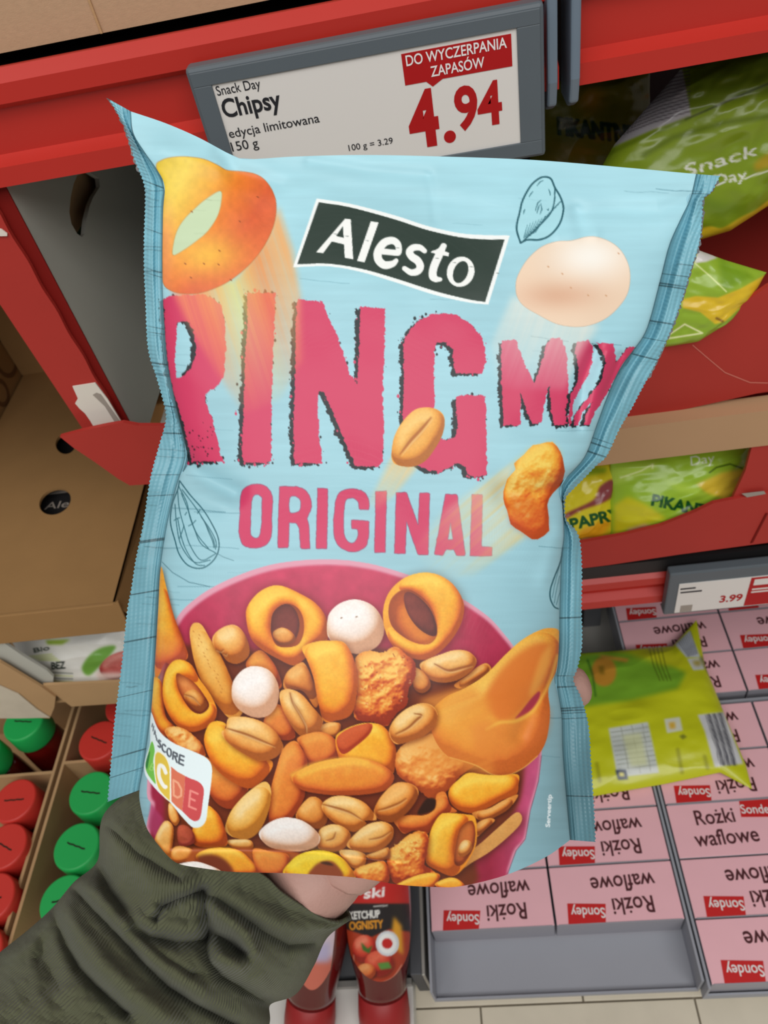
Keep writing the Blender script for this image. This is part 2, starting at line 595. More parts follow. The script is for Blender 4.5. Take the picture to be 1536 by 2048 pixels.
ORANGE = [(116, 40, 10), (198, 82, 22), (230, 122, 32), (247, 170, 46), (255, 208, 84)]
ORED = [(110, 34, 14), (182, 72, 28), (214, 104, 40), (230, 132, 52), (240, 162, 70)]
YELL = [(140, 52, 10), (210, 98, 24), (236, 134, 32), (248, 176, 46), (254, 214, 84)]
PEA = [(126, 56, 14), (200, 110, 38), (228, 146, 64), (243, 180, 94), (253, 220, 154)]
PEAD = [(96, 40, 12), (176, 88, 30), (212, 122, 46), (232, 152, 68), (246, 190, 110)]
WHT = [(196, 132, 92), (224, 178, 146), (240, 212, 192), (250, 236, 226), (255, 250, 246)]
CLU = [(110, 24, 8), (182, 62, 20), (216, 98, 32), (236, 142, 52), (252, 206, 104)]
CLU2 = [(132, 44, 14), (196, 88, 32), (222, 122, 48), (238, 160, 74), (252, 210, 130)]


def crease(c, pts, w=5, dark=(146, 74, 24), a=0.75, hl=True):
    w = w * 0.7
    p = catmull(pts, 6, closed=False)
    n = len(p); ww = w * np.sin(np.linspace(0.25, math.pi - 0.25, n)) + 0.6
    c.stroke(p, ww * 2.4, dark, 0.35 * a, soft=3)
    c.stroke(p, ww, dark, a, soft=1.2)
    if hl: c.stroke(p + [w * 0.5, w * 0.75], ww * 0.6, (255, 222, 165), 0.45, soft=1.5)


def rough_poly(pts, amp, seed, step=3.0, sm=False):
    P = np.asarray(pts, float); P = np.r_[P, P[:1]]
    L = np.linalg.norm(np.diff(P, axis=0), axis=1).sum()
    Q = resample(P, int(L / step))[:-1]
    g = np.random.default_rng(seed)
    a = g.normal(0, amp, Q.shape); b = np.repeat(g.normal(0, amp * 0.8, (len(Q) // 4 + 1, 2)), 4, 0)[:len(Q)]
    return Q + a * 0.7 + b * 0.7


def paint_bag():
    c = Canvas(196, 180, 1460, 1800, (165, 219, 234))
    H, W = c.h, c.w
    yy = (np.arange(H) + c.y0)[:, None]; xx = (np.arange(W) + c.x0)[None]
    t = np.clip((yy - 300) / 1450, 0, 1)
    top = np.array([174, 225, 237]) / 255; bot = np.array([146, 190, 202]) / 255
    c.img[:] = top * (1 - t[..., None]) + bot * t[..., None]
    d = np.clip((xx - 1000) / 200, 0, 1) * np.clip((yy - 1300) / 300, 0, 1)      # backdrop colour darkens low on the right
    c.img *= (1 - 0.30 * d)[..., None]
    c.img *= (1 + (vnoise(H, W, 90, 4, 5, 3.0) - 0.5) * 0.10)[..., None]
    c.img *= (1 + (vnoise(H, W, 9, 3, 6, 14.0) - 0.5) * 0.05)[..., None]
    g = np.random.default_rng(3)
    for k in range(150):                                                          # printed wood-grain hairlines
        side = g.random()
        x = 205 + g.random() * 190 if side < 0.55 else (1060 + g.random() * 340 if side < 0.85 else 400 + g.random() * 650)
        y = 300 + g.random() * 1400
        L = 20 + g.random() * 90
        n = 8
        px = np.linspace(x, x + L, n); py = y + np.cumsum(g.normal(0, 0.8, n)) + np.linspace(0, L * 0.05, n)
        c.stroke(np.stack([px, py], 1), 0.7 + g.random() * 1.2, (70, 120, 135), 0.25 + 0.4 * g.random() * (side < 0.85), 0.7)
    crk = (60, 105, 118)
    c.stroke(zF((80, 80), (150, 150), (260, 215), (400, 245)), 1.6, crk, 0.7)
    c.stroke(zJ((640, 570), (690, 595), (740, 612)), 1.3, crk, 0.6)
    # trails below the lettering
    zt = lambda *p: np.array(p, float).reshape(-1, 2)
    # ------ RING MIX
    mag = (214, 62, 102)
    letters = []
    letters.append([zD((80, 118), (120, 100), (330, 85), (400, 118), (440, 170), (460, 250), (467, 400), (455, 600), (420, 640), (340, 705), (345, 760), (380, 850), (410, 960), (430, 1050), (450, 1112), (260, 1115), (240, 1040), (200, 870), (160, 740), (130, 620), (100, 450), (85, 200)),
                    zD((165, 268), (200, 250), (240, 262), (265, 310), (280, 400), (275, 480), (250, 540), (210, 590), (160, 602), (155, 450))])
    letters.append([zD((600, 78), (770, 78), (765, 250), (755, 500), (745, 700), (745, 850), (745, 1110), (700, 1128), (580, 1118), (565, 1090), (570, 900), (580, 550), (595, 300))])
    letters.append([zD((905, 115), (1065, 135), (1090, 220), (1140, 320), (1180, 430), (1225, 570), (1275, 640), (1285, 400), (1290, 160), (1445, 180), (1440, 400), (1430, 700), (1435, 950), (1430, 1110), (1400, 1150), (1260, 1140), (1200, 1000), (1130, 830), (1070, 690), (1035, 680), (1030, 800), (1045, 1000), (1060, 1128), (890, 1125), (880, 900), (890, 600), (895, 300))])
    letters.append([zE((185, 300), (210, 230), (260, 170), (330, 135), (400, 125), (480, 140), (560, 190), (610, 250), (630, 320), (635, 400), (615, 460), (470, 460), (460, 400), (450, 320), (420, 290), (370, 285), (355, 330), (350, 500), (355, 620), (350, 700), (370, 800), (420, 827), (470, 800), (480, 740), (470, 590), (530, 572), (635, 585), (640, 800), (640, 1015), (570, 1025), (535, 1010), (520, 970), (480, 950), (440, 970), (390, 1000), (320, 990), (250, 950), (200, 850), (180, 700), (185, 500))])
    letters.append([zE((720, 278), (800, 270), (850, 410), (905, 510), (940, 400), (970, 290), (1000, 265), (1060, 268), (1080, 380), (1090, 500), (1085, 742), (1010, 742), (990, 620), (985, 520), (965, 600), (940, 730), (890, 735), (850, 640), (825, 560), (825, 742), (730, 745), (720, 500))])
    letters.append([zE((1130, 285), (1200, 275), (1220, 320), (1220, 400), (1190, 480), (1140, 560), (1110, 640), (1105, 742), (1090, 745), (1092, 640), (1100, 570), (1135, 510), (1145, 430), (1125, 330))])
    letters.append([zE((1240, 290), (1335, 295), (1345, 350), (1350, 400), (1420, 312), (1462, 312), (1420, 390), (1350, 480), (1300, 570), (1250, 650), (1215, 710), (1208, 738), (1172, 738), (1185, 680), (1225, 605), (1160, 680), (1142, 742), (1120, 745), (1122, 690), (1160, 635), (1225, 560), (1275, 480), (1292, 400), (1275, 340))])
    for i, L in enumerate(letters):
        off = np.array([-8, 5]) if i < 4 else np.array([-6, 4])
        c.fill([rough_poly(l + off, 2.0, 100 + i * 7 + j, 2.6) for j, l in enumerate(L)], (34, 42, 46))
        if i < 4:
            for k in range(170):                                                   # printed ink spatter along the edge
                l = L[0]; a = g.integers(len(l)); tt = g.random()
                p = l[a] * (1 - tt) + l[(a + 1) % len(l)] * tt + g.normal(0, 4.2, 2) + [-4, 2]
                r = 0.7 + g.random() ** 2 * 2.6
                c.fill(p + r * np.stack([np.cos(np.arange(6)), np.sin(np.arange(6)) * 1.3], 1), (34, 42, 46) if g.random() < 0.7 else mag)
        c.fill([rough_poly(l, 1.15, 200 + i * 7 + j, 2.6) for j, l in enumerate(L)], mag)
    for k in range(26):
        p = zD((240 + g.random() * 150, 860 + g.random() * 230))[0]; r = 0.8 + g.random() * 1.5
        c.fill(p + r * np.stack([np.cos(np.arange(6)), np.sin(np.arange(6))], 1), (70, 30, 44))
    # ------ ORIGINAL
    mg2 = (212, 62, 104); ed = (140, 44, 84)

    def orig(loops):
        loops = [rough_poly(l, 0.35, 31 + len(l), 4.0) for l in loops]
        for l in loops: c.stroke(np.r_[l, l[:1]], 2.4, ed, 0.75, 0.8)
        c.fill(loops, mg2)
    sm = lambda *p: catmull(zO(*p), 5)
    orig([sm((60, 130), (80, 75), (140, 52), (205, 68), (235, 130), (232, 240), (230, 330), (205, 385), (140, 408), (75, 390), (52, 330), (55, 230)), sm((120, 150), (132, 115), (160, 108), (178, 125), (180, 160), (178, 250), (170, 330), (150, 354), (125, 348), (112, 320), (115, 230))])
    orig([np.r_[zO((278, 65), (330, 65)), catmull(zO((370, 66), (420, 85), (448, 130), (452, 190), (430, 240)), 4, False), zO((440, 280), (445, 410), (395, 410), (388, 300), (372, 268), (330, 264), (325, 405), (268, 407), (270, 300))], sm((335, 125), (375, 120), (395, 145), (393, 190), (375, 210), (332, 208))])
    orig([zO((490, 75), (545, 77), (540, 410), (482, 410))])
    orig([np.r_[catmull(zO((590, 150), (612, 100), (670, 78), (740, 92), (772, 135), (778, 192)), 5, False), zO((722, 192)), catmull(zO((718, 150), (690, 128), (660, 130), (640, 155), (634, 250), (638, 340), (665, 378), (695, 378), (714, 345), (716, 302)), 4, False), zO((680, 298), (680, 252), (776, 258)), catmull(zO((774, 340), (755, 400), (690, 428), (620, 405), (585, 350), (580, 250)), 5, False)]])
    orig([zO((815, 92), (873, 92), (866, 432), (808, 432))])
    orig([zO((930, 98), (985, 98), (1052, 285), (1060, 102), (1114, 102), (1106, 445), (1050, 443), (985, 255), (978, 438), (920, 438))])
    orig([zO((1205, 108), (1268, 110), (1314, 448), (1265, 448), (1252, 415), (1205, 415), (1190, 448), (1142, 445)), zO((1232, 262), (1248, 362), (1214, 362))])
    orig([zO((1352, 110), (1410, 110), (1404, 400), (1464, 405), (1462, 452), (1342, 452))])
    # ------ printed speed trails over the lettering
    c.trail(np.array([(338, 566), (470, 560), (530, 480), (556, 412), (585, 500), (600, 590), (604, 720), (560, 800), (490, 830), (430, 740), (372, 640)]), (430, 545), (520, 830),
            lambda t, w, st: np.stack([np.interp(w, [-130, -85, -25, 35, 110], [244, 246, 240, 247, 248]), np.interp(w, [-130, -85, -25, 35, 110], [178, 146, 220, 158, 140]), np.interp(w, [-130, -85, -25, 35, 110], [110, 72, 118, 84, 110])], -1), 1.0, 6, 0.4, 0.75)
    c.trail(zC((150, 930), (430, 1090), (700, 1110), (600, 1280), (480, 1536), (50, 1536), (10, 1240)), (1095, 610), (1030, 790), lambda t, w, st: np.zeros(t.shape + (3,)) + [240, 236, 222], 0.8, 7, 0.3, 0.8)
    c.trail(zE((118, 920), (260, 968), (150, 1110), (40, 1210), (-20, 1180)), (805, 925), (745, 1020), lambda t, w, st: np.zeros(t.shape + (3,)) + [240, 205, 140], 0.9, 4, 0.4, 0.8)
    c.trail(zE((800, 940), (740, 1100), (770, 1300), (860, 1350), (560, 1560), (300, 1600), (200, 1450), (420, 1200)), (1020, 990), (850, 1140),
            lambda t, w, st: np.stack([235 + 0 * w, 200 + 35 * st, 120 + 90 * st], -1), 0.95, 6, 0.55, 0.9)
    # ------ line drawings
    ink = (38, 92, 104)
    k1 = zC((195, 595), (170, 500), (190, 400), (210, 320), (260, 230), (310, 185), (350, 172), (390, 185), (415, 240), (450, 300), (470, 370), (455, 450), (420, 510), (370, 555), (310, 575), (240, 575))
    c.fill(catmull(k1, 6), (176, 228, 236), 0.5)
    c.stroke(catmull(np.r_[k1, k1[:1]], 6, False), 3.6, ink)
    c.stroke(catmull(zC((415, 240), (412, 330), (390, 400), (340, 460), (280, 520), (215, 580)), 6, False), 2.6, ink)
    for k in range(13):
        a = k / 13
        p = zC((452 - 210 * a, 330 + 235 * a))[0]; q = zC((420 - 190 * a, 360 + 190 * a))[0]
        c.stroke(np.array([p, (p + q) / 2 + [-1, 1], q]), [2.4, 1.5, 0.6], ink, 0.8)
    for k in range(7):
        x = 218 + k * 12; c.stroke(zC((x, 562 - k * 6), (x + 10 + k * 3, 520 - k * 6), (x + 22 + k * 7, 478 - k * 9)), [2.2, 1.4, 0.6], ink, 0.8)
    for p in (((290, 390), (305, 340), (325, 322)), ((320, 410), (332, 380), (325, 340)), ((300, 405), (310, 370), (318, 350)), ((250, 300), (262, 280), (275, 265)), ((300, 230), (320, 205), (340, 195)), ((375, 250), (383, 270), (386, 290)), ((215, 410), (218, 390), (224, 380)), ((350, 430), (355, 425), (358, 428)), ((365, 380), (372, 385), (375, 375))):
        c.stroke(zC(*p), [1, 2.2, 1], ink, 0.9)
    sh = zJ((440, 170), (500, 250), (570, 330), (620, 410), (655, 490), (655, 560), (620, 620), (560, 655), (490, 640), (440, 580), (415, 500), (390, 400), (400, 300), (430, 220))
    c.stroke(catmull(np.r_[sh, sh[:1]], 6, False), 2.2, ink)
    for p in (((430, 230), (440, 330), (470, 440), (500, 530), (560, 610), (640, 575)), ((450, 240), (490, 340), (520, 430), (560, 520), (640, 570)), ((455, 220), (530, 320), (580, 400), (625, 490), (640, 550)), ((415, 300), (425, 420), (450, 530), (520, 620), (610, 610)), ((430, 380), (450, 480), (480, 560), (530, 630), (580, 640)), ((560, 370), (610, 440), (640, 500), (645, 540)), ((580, 400), (600, 450), (625, 510), (630, 540)), ((435, 200), (480, 290), (500, 380), (540, 470), (600, 545)),
              ((490, 420), (510, 410), (530, 390)), ((470, 360), (480, 345)), ((440, 490), (455, 450), (465, 420)), ((410, 390), (425, 380), (440, 375)), ((540, 350), (555, 330))):
        c.stroke(catmull(zJ(*p), 5, False), 1.7, ink, 0.9)
    dr = zK((347, 265), (335, 340), (300, 430), (278, 500), (280, 550), (300, 590), (322, 602))
    c.stroke(catmull(dr, 5, False), 2.6, ink)
    for p in (((345, 300), (320, 400), (300, 480), (290, 540)), ((330, 420), (312, 500), (300, 570)), ((335, 500), (322, 540), (312, 580))):
        c.stroke(zK(*p), 1.2, ink, 0.7)
    # ------ brand plate
    c.fill(np.r_[catmull(zB((225, 298), (430, 330), (700, 400), (900, 465), (1100, 510), (1250, 522), (1412, 525)), 6, False), catmull(zB((1280, 950), (1150, 935), (950, 890), (700, 810), (500, 750), (300, 715), (80, 720)), 6, False)], (248, 252, 250))
    c.fill(np.r_[catmull(zB((238, 321), (430, 352), (700, 425), (900, 490), (1100, 535), (1250, 549), (1380, 550)), 6, False), catmull(zB((1260, 934), (1150, 916), (950, 866), (700, 786), (500, 730), (300, 699), (106, 702)), 6, False)], (46, 62, 54))
    wh = (250, 252, 248)
    c.fill([zB((400, 422), (435, 425), (450, 672), (398, 662), (393, 580), (318, 562), (265, 634), (222, 628)), zB((386, 468), (392, 540), (345, 528))], wh)
    c.fill(zB((558, 438), (606, 445), (520, 690), (473, 682)), wh)
    e = catmull(zB((612, 622), (700, 630), (728, 628), (724, 580), (690, 556), (640, 570), (604, 622), (604, 672), (640, 706), (690, 700), (714, 680)), 6, False)
    c.stroke(e, np.interp(np.arange(len(e)), [0, 12, 20, 36, 50, len(e) - 1], [12, 12, 14, 17, 16, 9]), wh, 1, 0.7)
    e = catmull(zB((888, 620), (860, 600), (820, 600), (795, 625), (810, 655), (845, 680), (862, 715), (845, 745), (805, 752), (765, 728)), 6, False)
    c.stroke(e, np.interp(np.arange(len(e)), [0, 8, 28, 45, len(e) - 1], [10, 13, 16, 14, 10]), wh, 1, 0.7)
    e = catmull(zB((1005, 590), (975, 650), (945, 720), (938, 770), (955, 792), (985, 795)), 6, False)
    c.stroke(e, np.interp(np.arange(len(e)), [0, 6, 20, len(e) - 1], [12, 16, 16, 8]), wh, 1, 0.7)
    c.fill(zB((935, 620), (960, 612), (1010, 580), (1025, 582), (1012, 622), (1040, 632), (1034, 654), (925, 630)), wh)
    a = np.linspace(0, 2 * math.pi, 48, endpoint=False)
    ro = lambda rx, ry, cx, cy, th: zB(*np.stack([cx + rx * np.cos(a) * math.cos(th) - ry * np.sin(a) * math.sin(th), cy + rx * np.cos(a) * math.sin(th) + ry * np.sin(a) * math.cos(th)], 1).tolist())
    c.fill([ro(84, 94, 1110, 748, 0.35), ro(44, 70, 1110, 750, 0.35)], wh)
    for p in ((330, 515), (400, 528), (525, 556), (712, 600), (955, 664), (1060, 690), (1165, 716), (1325, 755)):
        c.stroke(zB(p, (p[0] + 16, p[1] + 2), (p[0] + 22, p[1] + 2)), [0.6, 2, 0.5], (120, 130, 125), 0.8)
    # ------ flying ring, coated nut, peanut and flake
    ring = catmull(zA((345, 470), (380, 430), (450, 412), (540, 410), (640, 425), (720, 460), (780, 492), (870, 500), (950, 515), (1010, 550), (1060, 620), (1083, 700), (1075, 800), (1040, 900), (980, 1000), (900, 1090), (800, 1170), (700, 1220), (600, 1250), (500, 1250), (430, 1230), (390, 1190), (383, 1100), (380, 900), (380, 700), (390, 600)), 6)
    hole = catmull(zA((740, 620), (745, 690), (720, 780), (660, 870), (590, 930), (520, 980), (450, 1015), (450, 950), (475, 860), (520, 790), (580, 730), (650, 670)), 6)
    q = c.mask([ring, hole]); sl, m = q
    X, Y = np.meshgrid(np.arange(sl[1].start, sl[1].stop) + c.x0, np.arange(sl[0].start, sl[0].stop) + c.y0)
    ax = (X - 200) * 3.072; ay = (Y - 180) * 3.072
    u = ((ax - 380) * 0.82 + (ay - 420) * 0.57)
    kk = [0, 120, 260, 420, 620, 800, 1000]
    u = u - 60 * np.sin((ay - 400) / 260.0)
    cc = np.stack([np.interp(u, [0, 140, 300, 430, 600, 800], [238, 246, 246, 238, 226, 232]), np.interp(u, [0, 140, 300, 430, 600, 800], [206, 214, 176, 128, 100, 112]), np.interp(u, [0, 140, 300, 430, 600, 800], [64, 84, 60, 42, 56, 66])], -1)
    low = np.exp(-(((ax - 650) / 220.0) ** 2 + ((ay - 1010) / 140.0) ** 2))[..., None]
    cc = cc * (1 - low) + np.array([250, 186, 66]) * low
    lf = np.exp(-((ax - 395) / 60.0) ** 2)[..., None] * np.clip((ay - 600) / 300, 0, 1)[..., None]
    cc = cc * (1 - 0.6 * lf) + np.array([248, 150, 110]) * 0.6 * lf
    cc = cc * (1 + (vnoise(*m.shape, 10, 3, 77) - 0.5) * 0.10)[..., None]
    c.img[sl] = c.img[sl] * (1 - m[..., None]) + cc / 255 * m[..., None]
    c.stroke(np.r_[ring, ring[:1]], 1.3, (170, 100, 40), 0.6)
    c.fill(hole, (226, 222, 140), 0.55)
    c.stroke(np.r_[hole, hole[:1]], 1.2, (190, 130, 40), 0.6)
    for p in ((965, 655), (855, 805), (520, 1065), (635, 1065), (725, 1070), (730, 985), (800, 1165), (555, 1150), (560, 745)):
        c.stroke(zA(p, (p[0] + 8, p[1] + 5)), 2.2, (130, 60, 20), 0.8)
    egg = catmull(zC((165, 870), (180, 800), (240, 700), (330, 620), (430, 585), (520, 580), (620, 555), (700, 560), (790, 600), (850, 660), (890, 750), (895, 850), (870, 940), (800, 1030), (720, 1090), (620, 1125), (520, 1130), (420, 1110), (320, 1060), (220, 1000), (175, 940)), 6)
    q = c.mask(egg); sl, m = q
    X, Y = np.meshgrid(np.arange(sl[1].start, sl[1].stop) + c.x0, np.arange(sl[0].start, sl[0].stop) + c.y0)
    ax = (X - 980) * 3.2; ay = (Y - 300) * 3.2
    hi = np.exp(-(((ax - 640) / 240.0) ** 2 + ((ay - 680) / 150.0) ** 2))[..., None]
    lo = np.exp(-(((ax - 430) / 260.0) ** 2 + ((ay - 930) / 90.0) ** 2))[..., None]
    cc = np.array([244, 216, 188]) * (1 - hi) + np.array([255, 250, 240]) * hi
    cc = cc * (1 - 0.75 * lo) + np.array([222, 172, 140]) * 0.75 * lo
    c.img[sl] = c.img[sl] * (1 - m[..., None]) + cc / 255 * m[..., None]
    c.stroke(np.r_[egg, egg[:1]], 1.2, (200, 160, 130), 0.5)
    for p in ((370, 745), (515, 880), (625, 928), (740, 930), (820, 660), (460, 790)):
        c.stroke(zC(p, (p[0] + 6, p[1] + 4)), 2.4, (205, 150, 105), 0.8)
    c.food(zE((120, 870), (135, 800), (180, 720), (250, 655), (330, 645), (390, 670), (410, 720), (395, 800), (350, 880), (300, 940), (230, 970), (150, 960), (120, 930)), [(150, 80, 24), (206, 124, 40), (234, 158, 58), (244, 178, 80), (252, 206, 120)], 0.3, shadow=0)
    crease(c, zE((335, 700), (280, 765), (220, 830), (165, 900)), 8, (170, 92, 30))
    fl = zE((790, 950), (850, 900), (880, 855), (950, 840), (1000, 830), (1040, 870), (1060, 920), (1070, 990), (1060, 1060), (1010, 1110), (970, 1160), (980, 1230), (985, 1320), (940, 1360), (890, 1372), (840, 1330), (770, 1290), (755, 1220), (730, 1150), (735, 1090), (760, 1020), (800, 990))
    c.food(fl, [(150, 50, 14), (206, 84, 28), (230, 122, 40), (244, 170, 60), (252, 222, 120)], 0.22, rough=3.5, cell=20, shadow=0, grain=0.12, sm=False)
    c.fill(zE((790, 950), (880, 870), (1000, 835), (1050, 900), (1030, 960), (900, 1000), (820, 1000)), (250, 200, 60), 0.35, 6)
    c.fill(zE((760, 1120), (900, 1140), (960, 1200), (975, 1320), (880, 1360), (770, 1280)), (214, 84, 34), 0.45, 6)
    # ------ bowl of snacks
    bowl = np.r_[zF((95, 640), (170, 470), (250, 370), (400, 260), (600, 165), (800, 100), (1000, 70), (1200, 62), (1400, 75)), zG((0, 65), (150, 90), (350, 150), (520, 215), (690, 300), (850, 410), (950, 520), (1010, 600), (1100, 760), (1180, 1000)), zI((1190, 330), (1172, 480), (1125, 650), (1095, 820), (1040, 890), (1000, 1000), (960, 1100), (700, 1190), (0, 1190)), zH((300, 1250), (130, 1100), (110, 850), (140, 700), (115, 540))]
    c.fill(catmull(bowl, 5), (228, 160, 180))
    inner = bowl.copy(); cen = np.array([700, 1500.]); inner = cen + (inner - cen) * [0.985, 0.975] + [2, 2]
    sl, m = c.mask(catmull(inner, 5)); m = blur(m, 2)
    X, Y = np.meshgrid(np.arange(sl[1].start, sl[1].stop) + c.x0, np.arange(sl[0].start, sl[0].stop) + c.y0)
    k = np.clip((Y - 1130) / 260, 0, 1)[..., None]; k2 = np.clip((X - 980) / 90, 0, 1)[..., None] * np.clip((Y - 1330) / 120, 0, 1)[..., None]
    cc = np.array([206, 66, 100]) * (1 - k) + np.array([158, 34, 64]) * k
    cc = cc * (1 - k2) + np.array([206, 88, 132]) * k2
    cc = cc * (1 + (vnoise(*m.shape, 24, 4, 78) - 0.5) * 0.16)[..., None]
    c.img[sl] = c.img[sl] * (1 - m[..., None]) + cc / 255 * m[..., None]
    c.fill(zH((140, 690), (230, 800), (330, 900), (300, 960), (190, 940), (120, 850)), (178, 60, 104), 0.8, 2)
    c.stroke(zI((1190, 330), (1172, 480), (1125, 650), (1095, 820), (1040, 890), (1000, 1000), (965, 1090)), 1.6, (120, 50, 80), 0.7)
    pile = np.array([(330, 1330), (420, 1290), (520, 1300), (700, 1290), (860, 1320), (960, 1360), (1040, 1440), (1046, 1560), (1020, 1640), (950, 1700), (900, 1790), (320, 1790), (330, 1640)], float)
    c.fill(catmull(pile, 5), (112, 48, 20), 0.95, 5)
    f = c.food
    # back row
    f(zJ((335, 650), (365, 750), (410, 920), (460, 1050), (485, 1150), (400, 1190), (360, 1180), (305, 1260), (310, 900)), ORANGE, 0.4)
    c.trail(zJ((320, 1000), (420, 950), (490, 1150), (420, 1200), (310, 1240)), (330, 1330), (330, 1250), lambda t, w, st: np.zeros(t.shape + (3,)) + [226, 110, 110], 0.6, 5, 0.4)
    f(zF((640, 770), (680, 700), (740, 670), (800, 720), (850, 800), (880, 900), (850, 930), (770, 900), (690, 860)), ORED, 0.3)
    f(zF((265, 560), (280, 500), (310, 485), (350, 505), (400, 590), (470, 700), (530, 830), (580, 960), (620, 1080), (540, 1130), (430, 1010), (340, 870), (290, 720)), [(140, 60, 14), (206, 118, 34), (230, 156, 62), (240, 180, 86), (250, 208, 120)], 0.35)
    for k in range(18):
        p = zF((300 + k * 11 + g.normal(0, 12), 540 + k * 24))[0]; c.stroke(np.array([p, p + [2, 2]]), 1.6, (176, 104, 40), 0.6)
    f(zF((415, 600), (440, 550), (500, 510), (560, 500), (610, 530), (650, 600), (665, 680), (640, 730), (580, 760), (520, 745), (490, 710), (470, 680), (440, 670)), PEA, 0.4)
    crease(c, zF((440, 665), (470, 678), (490, 665)), 4); crease(c, zF((485, 690), (505, 700), (512, 690)), 4)
    hA = zF((808, 480), (826, 412), (880, 366), (942, 362), (996, 398), (1026, 470), (1024, 562), (988, 632), (912, 650), (846, 636), (812, 570))
    c.fill(catmull(hA, 6), (196, 92, 30))
    f(zF((805, 480), (826, 412), (880, 366), (930, 366), (972, 402), (996, 470), (994, 540), (964, 604), (900, 630), (846, 622), (812, 560)), [(96, 38, 30), (118, 46, 40), (132, 56, 44)], 0.2, shadow=0.3, grain=0.2)
    f(zF((822, 548), (880, 518), (940, 542), (972, 592), (930, 632), (860, 628), (828, 596)), PEAD, 0.3, shadow=0.2)
    f(zF((640, 440), (660, 360), (730, 280), (820, 238), (900, 245), (1000, 290), (1100, 350), (1165, 430), (1190, 520), (1180, 600), (1100, 640), (1040, 720), (960, 770), (860, 730), (740, 660), (670, 580)), YELL, 0.2, holes=[hA], gain=1.12)
    f(zF((1182, 500), (1200, 420), (1270, 355), (1370, 330), (1470, 360), (1536, 430), (1565, 530), (1530, 630), (1440, 685), (1350, 690), (1250, 640), (1190, 580)), WHT, 0.42, gain=1.1, grain=0.008, slope=0.42)
    for p in ((1275, 455), (1375, 448)): c.stroke(zF(p, (p[0] + 8, p[1] - 4)), 2, (120, 80, 50), 0.9)
    hB = zG((236, 380), (252, 304), (306, 250), (360, 240), (438, 284), (502, 358), (534, 450), (532, 530), (488, 576), (420, 576), (332, 536), (258, 468))
    f(hB, [(150, 58, 16), (200, 92, 26), (224, 122, 36), (236, 140, 44)], 0.4, shadow=0, light=(0.5, 0.4, 0.7))
    f(zG((334, 272), (368, 258), (432, 296), (496, 368), (530, 458), (530, 524), (482, 522), (418, 478), (364, 408), (336, 335)), [(84, 28, 22), (116, 44, 36), (136, 56, 44)], 0.2, shadow=0.2, grain=0.2)
    f(zG((205, 360), (240, 260), (320, 180), (420, 142), (520, 145), (610, 190), (670, 260), (700, 340), (690, 430), (640, 530), (560, 620), (480, 670), (400, 670), (320, 640), (250, 570), (210, 470)), YELL, 0.16, holes=[hB], shadow=0.5, gain=1.12)
    f(zG((640, 830), (720, 770), (780, 720), (840, 695), (865, 740), (780, 800), (690, 850)), PEAD, 0.35)
    f(zG((430, 700), (480, 670), (560, 640), (640, 615), (720, 620), (770, 660), (775, 700), (740, 750), (660, 800), (560, 815), (480, 790), (440, 740)), PEA, 0.35)
    crease(c, zG((520, 700), (600, 740), (680, 725), (745, 705)), 7)
    f(zG((390, 730), (440, 740), (490, 800), (490, 850), (440, 880), (390, 840)), PEAD, 0.35)
    f(zF((890, 880), (920, 810), (990, 760), (1030, 755), (1080, 850), (1125, 1000), (1100, 1050), (1030, 950), (960, 930), (900, 930)), PEAD, 0.35)
    f(zG((30, 680), (100, 620), (200, 630), (280, 595), (350, 650), (400, 690), (400, 780), (360, 860), (350, 950), (280, 1010), (230, 1080), (150, 1060), (60, 1050), (20, 1000), (45, 880)), CLU, 0.25, rough=4.0, cell=12, grain=0.16)
    c.fill(zG((150, 720), (220, 690), (320, 700), (360, 770), (280, 790), (200, 770)), (250, 196, 90), 0.4, 6)
    for k in range(40):
        p = zG((60 + g.random() * 320, 650 + g.random() * 330))[0]; c.stroke(np.array([p, p + g.normal(0, 2, 2)]), 1.8, (255, 224, 160) if k % 2 else (130, 36, 12), 0.6)
    f(zF((1015, 660), (1050, 630), (1120, 610), (1200, 605), (1290, 615), (1340, 680), (1370, 760), (1385, 900), (1370, 1030), (1330, 1110), (1240, 1140), (1160, 1140), (1120, 1000), (1090, 850), (1050, 740)), YELL, 0.3)
    f(zU((0, 60), (80, 40), (140, 120), (210, 260), (200, 330), (100, 340), (-60, 250)), ORED, 0.3)
    f(zU((400, 250), (470, 200), (560, 190), (605, 215), (580, 300), (480, 320)), PEAD, 0.3)
    f(zF((545, 945), (560, 870), (620, 800), (700, 775), (790, 800), (845, 870), (863, 960), (840, 1050), (780, 1110), (690, 1117), (600, 1070), (555, 1010)), WHT, 0.42, gain=1.12, grain=0.008, slope=0.36)
    f(zF((865, 960), (900, 930), (960, 935), (1020, 970), (1080, 1040), (1140, 1110), (1155, 1150), (1120, 1230), (1050, 1255), (990, 1230), (930, 1150), (880, 1050)), PEA, 0.35)
    crease(c, zF((935, 955), (955, 1020), (1000, 1095), (1035, 1165), (1040, 1210)), 7)
    f(zF((20, 850), (75, 880), (90, 1000), (110, 1120), (180, 1200), (90, 1240), (10, 1080), (5, 950)), ORANGE, 0.3)
    hC = zF((178, 825), (235, 845), (300, 890), (355, 960), (394, 1030), (375, 1075), (325, 1095), (270, 1065), (215, 985), (182, 905))
    f(hC, [(96, 34, 14), (170, 70, 30), (204, 100, 44), (222, 124, 58), (236, 150, 80)], 0.3, shadow=0)
    f(zF((225, 970), (290, 930), (350, 975), (382, 1035), (340, 1080), (280, 1050)), PEAD, 0.4, shadow=0.3)
    crease(c, zF((230, 965), (285, 985), (330, 1030)), 4)
